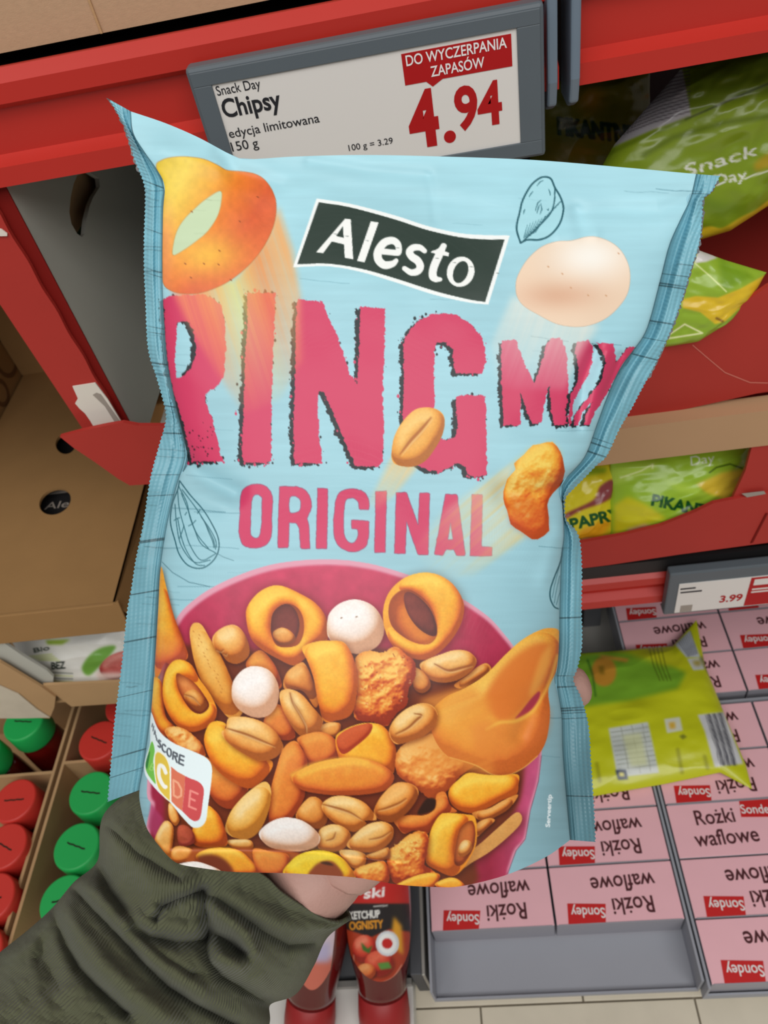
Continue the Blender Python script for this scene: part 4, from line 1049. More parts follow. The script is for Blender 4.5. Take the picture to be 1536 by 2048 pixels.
# ------------------------------------------------------------------ the person holding the bag
def build_person():
    root = thing('person', PZ(330, 2000, 0.37), 'arm in an olive green ribbed sleeve holding up the blue bag', 'person')
    # hand and forearm: one skinned skeleton, fingers behind the bag
    J = {}
    verts, edges, rad = [], [], []

    def add(key, u, v, z, r, prev=None):
        J[key] = len(verts); verts.append(PZ(u, v, z)); rad.append(r)
        if prev is not None: edges.append((J[prev], J[key]))
    add('palm', 700, 1640, 0.376, (0.032, 0.018))
    add('heel', 632, 1742, 0.388, (0.030, 0.024), 'palm')
    add('wrist', 540, 1840, 0.392, (0.022, 0.020), 'heel')
    add('fore', 400, 1930, 0.382, (0.024, 0.024), 'wrist')
    add('elbow', 240, 2040, 0.372, (0.028, 0.028), 'fore')
    fingers = {'index': [(770, 1480, 0.367, .012), (880, 1390, 0.366, .0105), (970, 1300, 0.364, .0095), (1030, 1225, 0.361, .0085)],
               'middle': [(830, 1530, 0.368, .012), (960, 1450, 0.367, .0108), (1080, 1392, 0.362, .0104), (1184, 1364, 0.353, .0106)],
               'ring': [(850, 1590, 0.368, .0115), (970, 1530, 0.367, .0102), (1050, 1480, 0.363, .0095), (1112, 1440, 0.358, .0088)],
               'little': [(840, 1660, 0.369, .0105), (940, 1625, 0.367, .0092), (1005, 1590, 0.364, .0085), (1060, 1555, 0.360, .0078)]}
    for f, js in fingers.items():
        prev = 'palm'
        for i, (u, v, z, r) in enumerate(js):
            add(f + str(i), u, v, z, (r, r), prev); prev = f + str(i)
    prev = 'heel'
    for i, (u, v, z, r) in enumerate([(560, 1640, 0.368, .015), (500, 1540, 0.364, .012), (465, 1450, 0.361, .0105), (445, 1380, 0.358, .009)]):
        add('thumb' + str(i), u, v, z, (r, r), prev); prev = 'thumb' + str(i)
    base = wloc(root)
    me = bpy.data.meshes.new('hand')
    me.from_pydata([tuple(v - base) for v in verts], edges, [])
    o = bpy.data.objects.new('hand', me); COL.objects.link(o); o.parent = root
    me.materials.append(MAT['skin'])
    sk = o.modifiers.new('skin', 'SKIN'); sk.use_smooth_shade = True
    for i, r in enumerate(rad):
        me.skin_vertices[0].data[i].radius = r if isinstance(r, tuple) else (r, r)
    me.skin_vertices[0].data[0].use_root = True
    ss = o.modifiers.new('subsurf', 'SUBSURF'); ss.levels = 2; ss.render_levels = 2
    # sleeve
    A = catmull([(285, 1570), (211, 1631), (199, 1722), (150, 1768), (108, 1818), (60, 1862), (-10, 1918), (-130, 2020)], 12, False)
    B = catmull([(700, 1835), (652, 1872), (624, 1930), (590, 1984), (538, 2006), (534, 2050), (500, 2120), (430, 2220)], 12, False)
    nr, nf = 380, 420
    A = resample(A, nr); B = resample(B, nr)
    # keep the pair of outlines in step along the arm
    tt = np.linspace(0, 1, nr)
    zc = np.interp(tt, [0, .15, .4, .7, 1], [.379, .377, .372, .362, .35]); b = np.interp(tt, [0, .1, .3, .6, 1], [.028, .032, .037, .041, .045])
    zc = np.convolve(np.pad(zc, 20, mode='edge'), np.ones(41) / 41, 'valid'); b = np.convolve(np.pad(b, 20, mode='edge'), np.ones(41) / 41, 'valid')
    ph = np.linspace(0, 2 * math.pi, nf, endpoint=False)
    cph, sph = np.cos(ph), np.sin(ph)
    ctr = (A + B) / 2; hv = (B - A) / 2
    sag = np.interp(tt, [0, 0.3, 1], [1, 0.5, 0.2])
    P = ctr[:, None] + hv[:, None] * (-cph)[None, :, None] + sag[:, None, None] * sph[None, :, None] * np.array([-12, 26.0])
    Z = zc[:, None] - b[:, None] * sph[None]
    rim = catmull([(285, 1570), (330, 1640), (430, 1700), (524, 1748), (563, 1783), (608, 1813), (650, 1837), (680, 1843), (700, 1835)], 10, False)
    half = nf // 2
    rim = resample(rim, half + 1)[np.clip(np.round((1 - np.cos(ph[:half + 1])) / 2 * half).astype(int), 0, half)]
    delta = np.zeros((nf, 2)); delta[:half + 1] = rim - P[0, :half + 1]
    P = P + delta[None] * np.exp(-(tt / 0.10) ** 2)[:, None, None]
    uv = P.reshape(-1, 2); z = Z.ravel(); front = np.clip(np.tile(sph, nr) * 1.6 + 0.3, 0, 1)
    valleys = [(zS((415, 330), (470, 470), (560, 600), (640, 670), (760, 690), (880, 680)), .0085, 15),
               (zS((300, 440), (400, 545), (500, 650), (600, 760), (720, 880), (860, 965), (1000, 1040)), .0075, 13),
               (zS((235, 560), (290, 700), (340, 800), (430, 890), (540, 990)), .0085, 16),
               (zS((860, 470), (760, 505), (690, 540), (665, 590)), .009, 11),
               (zS((870, 470), (880, 560), (880, 680)), .010, 13),
               (zS((900, 640), (980, 690), (1040, 740)), .013, 15),
               (zS((880, 730), (940, 830), (1050, 890), (1140, 940)), .0075, 14),
               (zS((900, 500), (1010, 560), (1120, 640), (1230, 700), (1330, 690)), .0055, 13),
               (zS((470, 200), (600, 320), (760, 420)), .0030, 9),
               (zS((560, 640), (700, 760), (820, 830)), .0035, 9),
               (zS((200, 640), (190, 760), (240, 860)), .0045, 20)]
    ridges = [(zS((450, 160), (500, 300), (640, 430), (800, 470)), .0060, 34), (zS((330, 430), (450, 540), (560, 650), (680, 770), (860, 900)), .0060, 22),
              (zS((240, 500), (330, 640), (430, 780), (560, 900), (700, 1000)), .0070, 24), (zS((560, 600), (640, 610), (660, 560)), .0060, 18),
              (zS((890, 520), (980, 600), (1050, 660), (1075, 730), (1020, 790), (930, 760)), .0075, 15), (zS((1000, 520), (1150, 590), (1300, 640), (1440, 600)), .0045, 22),
              (zS((60, 720), (160, 640), (230, 600)), .005, 30), (zS((700, 620), (800, 640), (860, 620)), .003, 18),
              (zS((1150, 780), (1250, 760), (1320, 740)), .003, 40)]
    d = np.zeros(len(uv))
    for p, a, w in valleys: d += a * np.exp(-(seg_dist(uv, p) / w) ** 2)
    for p, a, w in ridges: d -= a * np.exp(-(seg_dist(uv, p) / w) ** 2)
    n = vnoise(700, 900, 60, 4, 8)
    d += (n[np.clip(uv[:, 1] - 1500, 0, 699).astype(int), np.clip(uv[:, 0] + 150, 0, 899).astype(int)] - 0.5) * 0.006
    d *= np.repeat(smoothstep(tt, 0.0, 0.07), nf)
    z = z + d * front
    z = z + 0.003 * np.sin(np.repeat(tt, nf) * 40 + np.tile(ph, nr) * 2) * (1 - front)
    # the forearm goes on out of the picture, towards the person
    k = np.arange(1, 61)
    last = uv[-nf:]; zl = z[-nf:]
    uv = np.r_[uv, (last[None] + k[:, None, None] * np.array([-11.0, 12.0])).reshape(-1, 2)]
    z = np.r_[z, (zl[None] - 0.0009 * k[:, None] + 0.0012 * np.sin(k[:, None] * 0.5 + ph[None] * 2)).ravel()]
    tt = np.r_[tt, 1 + k / 300.0]; nr = nr + len(k)
    r, c = np.meshgrid(np.arange(nr - 1), np.arange(nf), indexing='ij'); a = (r * nf + c).ravel(); c2 = (r * nf + (c + 1) % nf).ravel()
    fs = np.stack([a, c2, c2 + nf, a + nf], 1)
    UV = np.stack([np.tile(ph / (2 * math.pi), nr), np.repeat(tt, nf)], 1)
    m = mat('olive_ribbed_knit', (90, 92, 70), 0.85, 0.15, 0.10, 40)
    nt = m.node_tree; bs = nt.nodes['Principled BSDF']
    un = nt.nodes.new('ShaderNodeUVMap'); un.uv_map = 'UVMap'
    mp = nt.nodes.new('ShaderNodeMapping'); mp.inputs['Scale'].default_value = (230, 40, 1)
    wv = nt.nodes.new('ShaderNodeTexWave'); wv.wave_type = 'BANDS'; wv.bands_direction = 'X'; wv.inputs['Scale'].default_value = 0.314; wv.inputs['Distortion'].default_value = 3.5; wv.inputs['Detail'].default_value = 2
    wv.inputs['Detail Scale'].default_value = 0.5
    bp = nt.nodes.new('ShaderNodeBump'); bp.inputs['Strength'].default_value = 0.55; bp.inputs['Distance'].default_value = 0.0012
    nt.links.new(un.outputs[0], mp.inputs[0]); nt.links.new(mp.outputs[0], wv.inputs[0]); nt.links.new(wv.outputs['Fac'], bp.inputs['Height']); nt.links.new(bp.outputs[0], bs.inputs['Normal'])
    bs.inputs['Sheen Weight'].default_value = 0.15
    so = mesh_obj('sleeve', PZv(uv, z), fs, m, root, True, uvs=UV)
    so['label'] = 'olive green ribbed sleeve pushed into folds'
    sd = so.modifiers.new('thickness', 'SOLIDIFY'); sd.thickness = 0.002; sd.offset = 0
    return root


# ------------------------------------------------------------------ structure: floor, back panel
ZC = CAM[2]
FRONT = 0.42                                   # plane of the shelf fronts


def zd(drop): return ZC - drop


fl = box('floor', (-1.6, -1.2, -0.02), (1.6, 1.0, -0.004), MAT['grout'])
tag(fl, kind='structure')
_t0 = onD(960, 2030, ZC)
tx0 = onD(962, 2030, ZC)[0]; ty0 = onD(1100, 2007, ZC)[1]
tw, td = 0.227, 0.33
for i in range(-5, 6):
    for j in range(-3, 3):
        x = tx0 + i * tw + (0.49 * tw if j % 2 else 0); y = ty0 - td + j * td
        box('tile', (x + 0.001, y + 0.001, -0.012), (x + tw - 0.001, y + td - 0.001, 0.0), MAT['tile'], fl, 0.0006)
bw = box('wall_back', (-1.2, 0.95, 0), (1.2, 0.98, 1.5), MAT['wall'])
tag(bw, kind='structure')


# ------------------------------------------------------------------ shelves
def shelf(x0, x1, top, label, rail_h=0.053, depth=0.5):
    z = zd(top)
    r = thing('store_shelf', ((x0 + x1) / 2, FRONT + 0.2, z - rail_h), label, 'shelf')
    box('shelf_board', (x0, FRONT + 0.012, z - 0.018), (x1, FRONT + depth, z - 0.004), MAT['dark'], r)
    h = rail_h
    prof = [(FRONT + 0.014, z), (FRONT + 0.004, z + 0.0015), (FRONT - 0.002, z - 0.004), (FRONT - 0.002, z - 0.013), (FRONT + 0.004, z - 0.0165), (FRONT + 0.0045, z - h + 0.015),
            (FRONT - 0.003, z - h + 0.011), (FRONT - 0.003, z - h + 0.001), (FRONT + 0.006, z - h), (FRONT + 0.014, z - h + 0.004)]
    extrude_profile('price_rail', prof, x0, x1, MAT['red'], r)
    return r


up_l = shelf(-0.9, 0.0655, 0.0955, 'red upper shelf edge behind the large price label')
up_r = shelf(0.0745, 0.9, 0.0955, 'red upper shelf edge on the right, above the green bags')
low = shelf(-0.12, 0.9, 0.556, 'red lower shelf edge above the pink boxes', 0.040)
for dr, lab in ((0.5705, 'dark shelf board under the brown carton with hand holes'), (0.6915, 'dark shelf board under the tray of white bags')):
    sb_ = thing('store_shelf', (-0.55, 0.68, zd(dr) - 0.005), lab, 'shelf')
    box('shelf_board', (-0.78, 0.455, zd(dr) - 0.005), (-0.275, 0.945, zd(dr)), MAT['dark'], sb_)
    for xb in (-0.77, -0.285):
        box('bracket', (xb - 0.004, 0.50, zd(dr) - 0.02), (xb + 0.004, 0.945, zd(dr) - 0.005), MAT['dark'], sb_)
# end caps either side of the gap between the two upper rails
for (xa, xb, par) in ((0.0590, 0.0640, up_l), (0.0700, 0.0748, up_r)):
    z0 = zd(0.092)
    prof = [(FRONT + 0.02, z0 + 0.01), (FRONT - 0.008, z0 + 0.01), (FRONT - 0.0095, z0 - 0.005), (FRONT - 0.0095, z0 - 0.050), (FRONT - 0.006, z0 - 0.062), (FRONT + 0.002, z0 - 0.066), (FRONT + 0.02, z0 - 0.066)]
    o = extrude_profile('rail_end_cap', prof, xa, xb, MAT['edge'], par)
    bv = o.modifiers.new('round', 'BEVEL'); bv.width = 0.0012; bv.segments = 2
    o['label'] = 'blue-grey plastic end cap'


# ------------------------------------------------------------------ price labels
def label_body(root, x0, x1, d0, d1, Y):
    """frame with a recessed screen, facing -Y"""
    z1, z0 = zd(d0), zd(d1)
    vs, fs = box_geo((x0, Y, z0), (x1, Y + 0.009, z1), 0.0016)
    fr = mesh_obj('label_frame', vs, fs, MAT['grey'], root)
    return fr


Y1 = FRONT - 0.0155
pl = thing('price_label', ((-0.117 + 0.058) / 2, Y1, zd(0.18)), 'large grey-framed electronic price label reading 4.94', 'price label')
c0 = onY(365, 131, Y1); c1 = onY(1088, 12, Y1); c2 = onY(1090, 312, Y1)
lx0, lx1 = c0[0], c1[0]; lz1 = (c0[2] + c1[2]) / 2; lz0 = c2[2]
box('label_frame', (lx0, Y1, lz0), (lx1, Y1 + 0.010, lz1), MAT['grey'], pl, 0.0018)
s0 = onY(422, 163, Y1); s1 = onY(1033, 61, Y1); s2 = onY(1038, 285, Y1)
sx0, sx1, sz1, sz0 = s0[0], s1[0], (s0[2] + s1[2]) / 2, s2[2]
# raised bezel around the screen
for a, b in (((lx0 + .002, lz1 - .002), (lx1 - .002, sz1)), ((lx0 + .002, sz0), (lx1 - .002, lz0 + .002)), ((lx0 + .002, sz1), (sx0, sz0)), ((sx1, sz1), (lx1 - .002, sz0))):
    box('bezel', (min(a[0], b[0]), Y1 - 0.0014, min(a[1], b[1])), (max(a[0], b[0]), Y1 + 0.001, max(a[1], b[1])), MAT['grey'], pl, 0.0003)
sc = box('screen', (sx0, Y1 - 0.0004, sz0), (sx1, Y1 + 0.001, sz1), MAT['screen'], pl)
EX, EZ = np.array([1., 0, 0]), np.array([0, 0, 1.])
YP = Y1 - 0.0006


def ltext(s, a, b, cap_px, mt, bold=0.0, off=0.0):
    pa, pb = onY(*zL(a)[0], YP - off), onY(*zL(b)[0], YP - off)
    k = 0.384 / F
    pm = pa.copy(); pm[2] = (pa[2] + pb[2]) / 2
    text_plane('lettering', s, pm, EX, EZ, pb[0] - pa[0], cap_px / 2.021 * k * 1.02, mt, sc, (0, 0, 0), bold)


ltext('Snack Day', (150, 380), (330, 362), 34, MAT['ink'], 0.004)
ltext('Chipsy', (178, 470), (415, 440), 66, MAT['ink'], 0.022)
ltext('edycja limitowana', (200, 552), (567, 500), 34, MAT['ink'], 0.004)
ltext('150 g', (212, 610), (320, 596), 36, MAT['ink'], 0.004)
ltext('100 g = 3.29', (683, 607), (862, 583), 24, MAT['ink'], 0.004)
fl_pts = [onY(*p, YP) for p in zL((895, 215), (1340, 140), (1342, 272), (1062, 318), (1022, 350), (995, 328), (908, 342))]
za = (fl_pts[0][2] + fl_pts[1][2]) / 2; zb = (fl_pts[2][2] + fl_pts[6][2]) / 2
xl = (fl_pts[0][0] + fl_pts[6][0]) / 2; xr = (fl_pts[1][0] + fl_pts[2][0]) / 2
plate('red_flag', [(xl, YP, zb), (fl_pts[5][0], YP, zb), (fl_pts[4][0], YP, fl_pts[4][2]), (fl_pts[3][0], YP, zb), (xr, YP, zb), (xr, YP, za), (xl, YP, za)], (0, 0.0002, 0), MAT['screen_red'], sc)
ltext('DO WYCZERPANIA', (915, 262), (1322, 198), 36, MAT['white_ink'], 0.012, 0.0002)
ltext('ZAPASÓW', (1015, 307), (1232, 275), 36, MAT['white_ink'], 0.012, 0.0002)
ltext('4', (935, 588), (1055, 578), 195, MAT['screen_red'], 0.045)
ltext('94', (1118, 522), (1305, 494), 152, MAT['screen_red'], 0.03)
dc = onY(*zL((1091, 553))[0], YP)
plate('decimal_point', [dc + np.array([math.cos(a) * 0.0030, 0, math.sin(a) * 0.0030]) for a in np.linspace(0, 2 * math.pi, 24, endpoint=False)], (0, 0.0002, 0), MAT['screen_red'], sc)

# second label, on the lower rail
Y2 = FRONT - 0.014
p2 = thing('price_label', (0.235, Y2, zd(0.62)), 'small grey-framed price label reading 3.99 on the lower shelf edge', 'price label')
a0 = onY(1340, 1150, Y2); a1 = onY(1334, 1230, Y2)
bx0 = a0[0]; bz1 = a0[2]; bz0 = a1[2]; bx1 = bx0 + 0.150
box('label_frame', (bx0, Y2, bz0), (bx1, Y2 + 0.010, bz1), MAT['grey'], p2, 0.0016)
sx = onY(1358, 1170, Y2)[0]; st = onY(1358, 1168, Y2)[2]; sb = onY(1352, 1224, Y2)[2]
sc2 = box('screen', (sx, Y2 - 0.0008, sb), (bx1 - 0.009, Y2 + 0.001, st), MAT['screen'], p2)
rx = onY(1495, 1180, Y2)[0]
box('red_panel', (rx, Y2 - 0.0011, sb + 0.001), (bx1 - 0.010, Y2 - 0.0006, st - 0.0005), MAT['screen_red'], sc2)
box('white_patch', (rx + 0.003, Y2 - 0.0013, st - 0.011), (bx1 - 0.014, Y2 - 0.001, st - 0.003), MAT['screen'], sc2)
pa = onY(1438, 1205, Y2 - 0.001); pb = onY(1484, 1198, Y2 - 0.001)
text_plane('lettering', '3.99', (pa[0], Y2 - 0.001, pa[2]), EX, EZ, pb[0] - pa[0], 0.0095, MAT['screen_red'], sc2, (0, 0, 0), 0.03)
for (u0, v0, u1) in ((1358, 1177, 1391), (1358, 1184, 1403)):
    q = onY(u0, v0, Y2); q1 = onY(u1, v0 - 4, Y2)
    box('text_line', (q[0] + 0.001, Y2 - 0.0011, q[2] - 0.0010), (q1[0], Y2 - 0.0007, q[2] + 0.0008), MAT['ink'], sc2)
q = onY(1357, 1220, Y2)
box('grey_block', (q[0] + 0.001, Y2 - 0.0011, q[2] - 0.002), (q[0] + 0.011, Y2 - 0.0007, q[2] + 0.0075), MAT['tapegrey'], sc2)
for k, dz in ((0, 0.0165), (1, 0.0205)):
    box('text_line', (rx + 0.003, Y2 - 0.0013, st - dz - 0.0012), (bx1 - 0.016 - 0.01 * k, Y2 - 0.001, st - dz + 0.0006), MAT['screen'], sc2)

# ------------------------------------------------------------------ cartons
# carton standing on the upper shelf, its front just in view
c = thing('cardboard_carton', (-0.3, 0.55, zd(0.094)), 'kraft carton with woven-look print standing on the upper shelf', 'carton')
cz = zd(0.092)
box('carton_front', (-0.55, FRONT + 0.022, cz), (-0.0, FRONT + 0.03, cz + 0.22), MAT['kraft_top'], c)
box('carton_side', (-0.008, FRONT + 0.03, cz), (-0.0, FRONT + 0.35, cz + 0.22), MAT['kraft_top'], c)
box('carton_base', (-0.55, FRONT + 0.03, cz), (-0.008, FRONT + 0.35, cz + 0.006), MAT['kraft_top'], c)
ck = onY(200, 60, FRONT + 0.021); ck2 = onY(155, 0, FRONT + 0.021)
box('fold_line', (ck[0] - 0.0006, FRONT + 0.0212, cz), (ck[0] + 0.0006, FRONT + 0.0222, cz + 0.22), MAT['kraft'], c)

# red display carton, left (open front)
rc = thing('display_carton', (-0.12, 0.55, zd(0.37)), 'open red display carton with grey lining at the left edge', 'carton')
XL = -0.236
za_, zb_ = zd(0.1495), zd(0.345)
hole = [onX(*p, XL) for p in zM((545, 110), (620, 80), (700, 130), (705, 190), (660, 260), (635, 320), (610, 420), (600, 520), (580, 545), (545, 520), (505, 450), (490, 370), (500, 260), (520, 170))]
zmx = za_ - 0.0005
hole = [np.array([h[0], h[1], min(h[2], zmx - 0.001)]) for h in hole]
plate('side_panel', [(XL, FRONT + 0.004, zb_), (XL, 0.80, zb_), (XL, 0.80, za_), (XL, FRONT + 0.004, za_)], (-0.003, 0, 0), MAT['greycard'], rc, [hole])
box('back_panel', (XL, 0.80, zd(0.36)), (0.015, 0.803, za_), MAT['greycard'], rc)
box('base_panel', (XL, FRONT + 0.006, zd(0.362)), (0.015, 0.80, zd(0.358)), MAT['greycard'], rc)
# wavy front strip, red outside, dark red edge
L_ = [(-0.2782 + 0.0103 * k / 10.0, zd(0.1495 + 0.1885 * k / 10.0)) for k in range(0, 11)]
R_ = []
for k in range(41):
    d = 0.1495 + 0.1835 * k / 40.0
    x = -0.2452 + 0.0062 * k / 40.0 + 0.0005 * math.sin(k * 0.85) * (k > 2)
    R_.append((x, zd(d)))
o = plate('front_strip', [(x, FRONT, z) for x, z in L_] + [(x, FRONT, z) for x, z in reversed(R_)], (0, 0.003, 0), MAT['redcard'], rc)
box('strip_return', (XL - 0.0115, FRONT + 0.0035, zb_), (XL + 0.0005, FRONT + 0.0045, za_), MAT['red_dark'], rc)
fp = [onY(*p, FRONT - 0.012) for p in zP3((350, 800), (480, 765), (620, 735), (720, 718), (810, 735), (1150, 735), (1900, 660), (1900, 960), (1150, 1060), (760, 1085), (690, 1045), (550, 945), (430, 865))]
plate('front_flap', fp, (0, 0.003, 0), MAT['redcard'], rc)
tp = [onY(*p, FRONT - 0.0012) for p in zM((512, 1600), (672, 1575), (760, 1690), (860, 1855), (665, 1890), (635, 1840), (600, 1790), (565, 1760), (530, 1720), (550, 1685))]
tpo = plate('white_tape', tp, (0, 0.0008, 0), MAT['tape'], rc)
gp = [onY(*p, FRONT - 0.0016) for p in zM((655, 1660), (680, 1645), (710, 1655), (770, 1740), (850, 1850), (815, 1860), (740, 1740))]
plate('glue_smear', gp, (0, 0.0003, 0), MAT['tapegrey'], tpo)
st_ = [onY(*p, FRONT - 0.0012) for p in zM((-60, 480), (10, 490), (50, 520), (50, 538), (-60, 540))]
plate('white_tape', st_, (0, 0.0008, 0), MAT['tape'], rc)
# bag standing behind the hand hole
hb = thing('snack_bag', (-0.30, 0.62, zd(0.36)), 'brown and green bag glimpsed through the hand hole of the red carton', 'snack bag')
zz0 = onX(150, 470, XL - 0.03)
box('film', (-0.275, 0.46, zd(0.36)), (-0.245, 0.79, zd(0.16)), MAT['kraft'], hb, 0.004)
box('print_band', (-0.2455, 0.47, zd(0.224)), (-0.2445, 0.78, zd(0.213)), mat('dark_green_print', (60, 84, 56), 0.4), hb)
q_ = onX(*zM((520, 500))[0], -0.261)
text_plane('lettering', '01', (-0.2442, q_[1], zd(0.243)), np.array([0, 1., 0]), EZ, 0.022, 0.014, MAT['tapegrey'], hb, (0, 0, 0), 0.0)

# carton underneath the red one, mostly hidden by the held bag
box_ = thing('cardboard_carton', (0.0, 0.6, zd(0.57)), 'brown carton under the red display carton, beside the held bag', 'carton')
box('carton_body', (-0.262, 0.50, zd(0.553)), (0.02, 0.80, zd(0.364)), MAT['kraft_dark'], box_, 0.002)

# brown closed carton with two hand holes on top
bc_ = thing('cardboard_carton', (-0.45, 0.6, zd(0.57)), 'brown carton with two oval hand holes in its top', 'carton')
D0 = 0.527
bxl, bxr = -0.565, onD(228, 1209, D0)[0]
by0 = onD(120, 1219, D0)[1]


def oval(cu, cv, ru, rv, th):
    return [onD(cu + ru * math.cos(a) * math.cos(th) - rv * math.sin(a) * math.sin(th), cv + ru * math.cos(a) * math.sin(th) + rv * math.sin(a) * math.cos(th), D0) for a in np.linspace(0, 2 * math.pi, 28, endpoint=False)]


plate('carton_top', [(bxl, by0, zd(D0)), (bxr, by0, zd(D0)), (bxr - 0.01, 0.828, zd(D0)), (bxl, 0.828, zd(D0))], (0, 0, -0.003), MAT['kraft_dark'], bc_, [oval(110, 1003, 33, 25, -0.45), oval(131, 888, 20, 20, 0)])
box('carton_front', (bxl, by0 - 0.0015, zd(0.569)), (bxr + 0.001, by0 + 0.002, zd(D0) + 0.0008), MAT['kraft_dark'], bc_, 0.0008)
plate('carton_side', [(bxr, by0, zd(D0)), (bxr - 0.01, 0.828, zd(D0)), (bxr - 0.01, 0.828, zd(0.569)), (bxr + 0.012, by0 + 0.005, zd(0.569))], (-0.002, 0, 0), MAT['kraft_dark'], bc_)
fpt = [onY(*p, by0 - 0.002) for p in zP3((645, 1795), (690, 1765), (735, 1870), (730, 1880))]
plate('corner_flap', fpt, (0, 0.002, 0.0), MAT['kraft_dark'], bc_)
box('carton_wall', (bxl - 0.002, 0.827, zd(D0)), (-0.25, 0.831, zd(0.40)), MAT['kraft_dark'], bc_)
# dark bags packed inside, seen through the holes
ib = thing('snack_bag', (-0.44, 0.55, zd(0.569)), 'dark bag packed inside the brown carton under its oval holes', 'snack bag')
box('film', (bxl + 0.02, by0 + 0.03, zd(0.565)), (bxr - 0.02, 0.80, zd(0.545)), MAT['dark'], ib, 0.006)
qa = onD(88, 1020, 0.5445)
text_plane('lettering', 'Alesto', qa, EX, np.array([0, 1., 0]), 0.055, 0.011, MAT['tapegrey'], ib, (0, 0, 0.0004), 0.0)
gband = onD(110, 992, 0.5445)
box('pale_band', (gband[0] - 0.02, gband[1] + 0.004, zd(0.5452)), (gband[0] + 0.05, gband[1] + 0.03, zd(0.5443)), MAT['tapegrey'], ib)
# taller carton to its left
tl = thing('cardboard_carton', (-0.62, 0.65, zd(0.57)), 'brown carton with a faint round print at the far left edge', 'carton')
box('carton_body', (-0.72, 0.66, zd(0.569)), (bxl - 0.003, 0.93, zd(0.33)), MAT['kraft_dark'], tl, 0.002)
ring_mat = mat('dark_brown_ring_print', (112, 76, 44), 0.7)
for (u, v, r) in ((10, 715, 0.026), (2, 785, 0.018)):
    q = onX(u, v, bxl - 0.0025)
    a = np.linspace(0, 2 * math.pi, 36, endpoint=False)
    plate('round_print', [q + np.array([0, r * math.cos(t), r * math.sin(t)]) for t in a], (-0.0004, 0, 0), ring_mat, tl, [[q + np.array([0, (r - 0.006) * math.cos(t), (r - 0.006) * math.sin(t)]) for t in a]])

# ------------------------------------------------------------------ chips bags
def film_bag(name, edges, place, thick, paint, label, nr=110, nc=130, wr=0.006, seed=1, cell=26):
    """pillow of printed film; edges = 4 outlines (top, bottom, left, right) in picture coordinates, place(u, v) = point on its mid plane"""
    top, bottom, left, right = [np.asarray(e, float) for e in edges]
    uv = coons(top, bottom, left, right, nr, nc).reshape(-1, 2)
    lo, hi = uv.min(0) - 30, uv.max(0) + 30
    cv = Canvas(lo[0], lo[1], hi[0], hi[1], (150, 180, 40)); paint(cv)
    base = np.array([place(u, v) for u, v in uv])
    a = base.reshape(nr, nc, 3)
    n = np.cross(a[nr // 2, -1] - a[nr // 2, 0], a[-1, nc // 2] - a[0, nc // 2]); n /= np.linalg.norm(n)
    if n @ (CAM - a[nr // 2, nc // 2]) < 0: n = -n
    t = np.repeat(np.linspace(0, 1, nr), nc); s = np.tile(np.linspace(0, 1, nc), nr)
    p = (np.maximum(0, 1 - np.abs(2 * s - 1) ** 3) * np.maximum(0, 1 - np.abs(2 * t - 1) ** 3)) ** 0.6
    nz = vnoise(nr, nc, cell, 3, seed, 1.5).ravel() - 0.5
    rid = np.abs(vnoise(nr, nc, cell * 1.3, 2, seed + 50, 2.0).ravel() - 0.5)
    h = thick * p + (nz * wr - rid * wr * 1.4) * np.clip(p * 2, 0, 1)
    front = base + n * h[:, None]
    back = base - n * (thick * 0.6 * p + 0.0004)[:, None]
    root = thing(name, base.mean(0) - [0, 0, 0.0], label, 'snack bag')
    g = grid_faces(nr, nc)
    fo = mesh_obj('front_film', front, g, MAT['chips'], root, True, cv.sample(project(front)))
    mesh_obj('back_film', back, g[:, ::-1], MAT['chips'], root, True, np.tile(cv.img.reshape(-1, 3).mean(0), (len(uv), 1)))
    return root


# large green bag, top right
def paint_g1(c):
    c.img[:] = np.array([132, 156, 34]) / 255
    c.fill(zT((380, 700), (700, 480), (1100, 320), (1600, 160), (1600, 500), (900, 640)), (150, 172, 44), 0.6, 14)
    c.fill(zT((960, 100), (1700, -100), (1700, 180), (1200, 300), (1010, 380)), (112, 132, 30), 0.9, 6)
    c.fill(zT((480, 590), (640, 330), (800, 120), (960, 60), (1020, 380), (760, 470)), (176, 172, 176), 1, 1)
    for k in range(13):
        a = k / 12.0
        c.stroke(zT((560 + a * 260, 500 - a * 360), (760 + a * 160, 420 - a * 330), (1010, 345 - a * 270)), 2.5, (92, 84, 90), 0.8)
    c.stroke(zT((980, 400), (1120, 340), (1300, 260), (1536, 160)), 3, (40, 48, 14), 0.8, 2)  # dark soft strokes put the creases' shade into the film colour
    c.stroke(zT((420, 650), (700, 520), (1000, 390)), 6, (90, 110, 20), 0.6, 4)
    c.stroke(zT((700, 640), (900, 520), (1250, 420), (1536, 380)), 8, (80, 98, 18), 0.6, 6)
    c.text('Snack', zT((975, 790))[0], zT((1470, 640))[0], 24, (226, 228, 216), 0.01, 0.25)
    c.text('Day', zT((1170, 850))[0], zT((1395, 800))[0], 21, (226, 228, 216), 0.01, 0.2)
    c.stroke(catmull(zT((1380, 800), (1460, 770), (1600, 730)), 5, False), 4, (220, 224, 200))
    c.fill(zT((1440, 700), (1500, 650), (1560, 620), (1560, 720), (1450, 750)), (190, 150, 30), 0.8, 4)
    c.fill(catmull(zT((1080, 1140), (1150, 1120), (1230, 1130), (1350, 1060), (1450, 1010), (1560, 930), (1700, 850), (1700, 1000), (1400, 1160), (1200, 1215), (1080, 1210)), 5), (216, 182, 40), 1, 1)
    c.fill(zT((1060, 900), (1250, 960), (1400, 990), (1250, 1060), (1060, 1010)), (106, 134, 30), 0.7, 8)


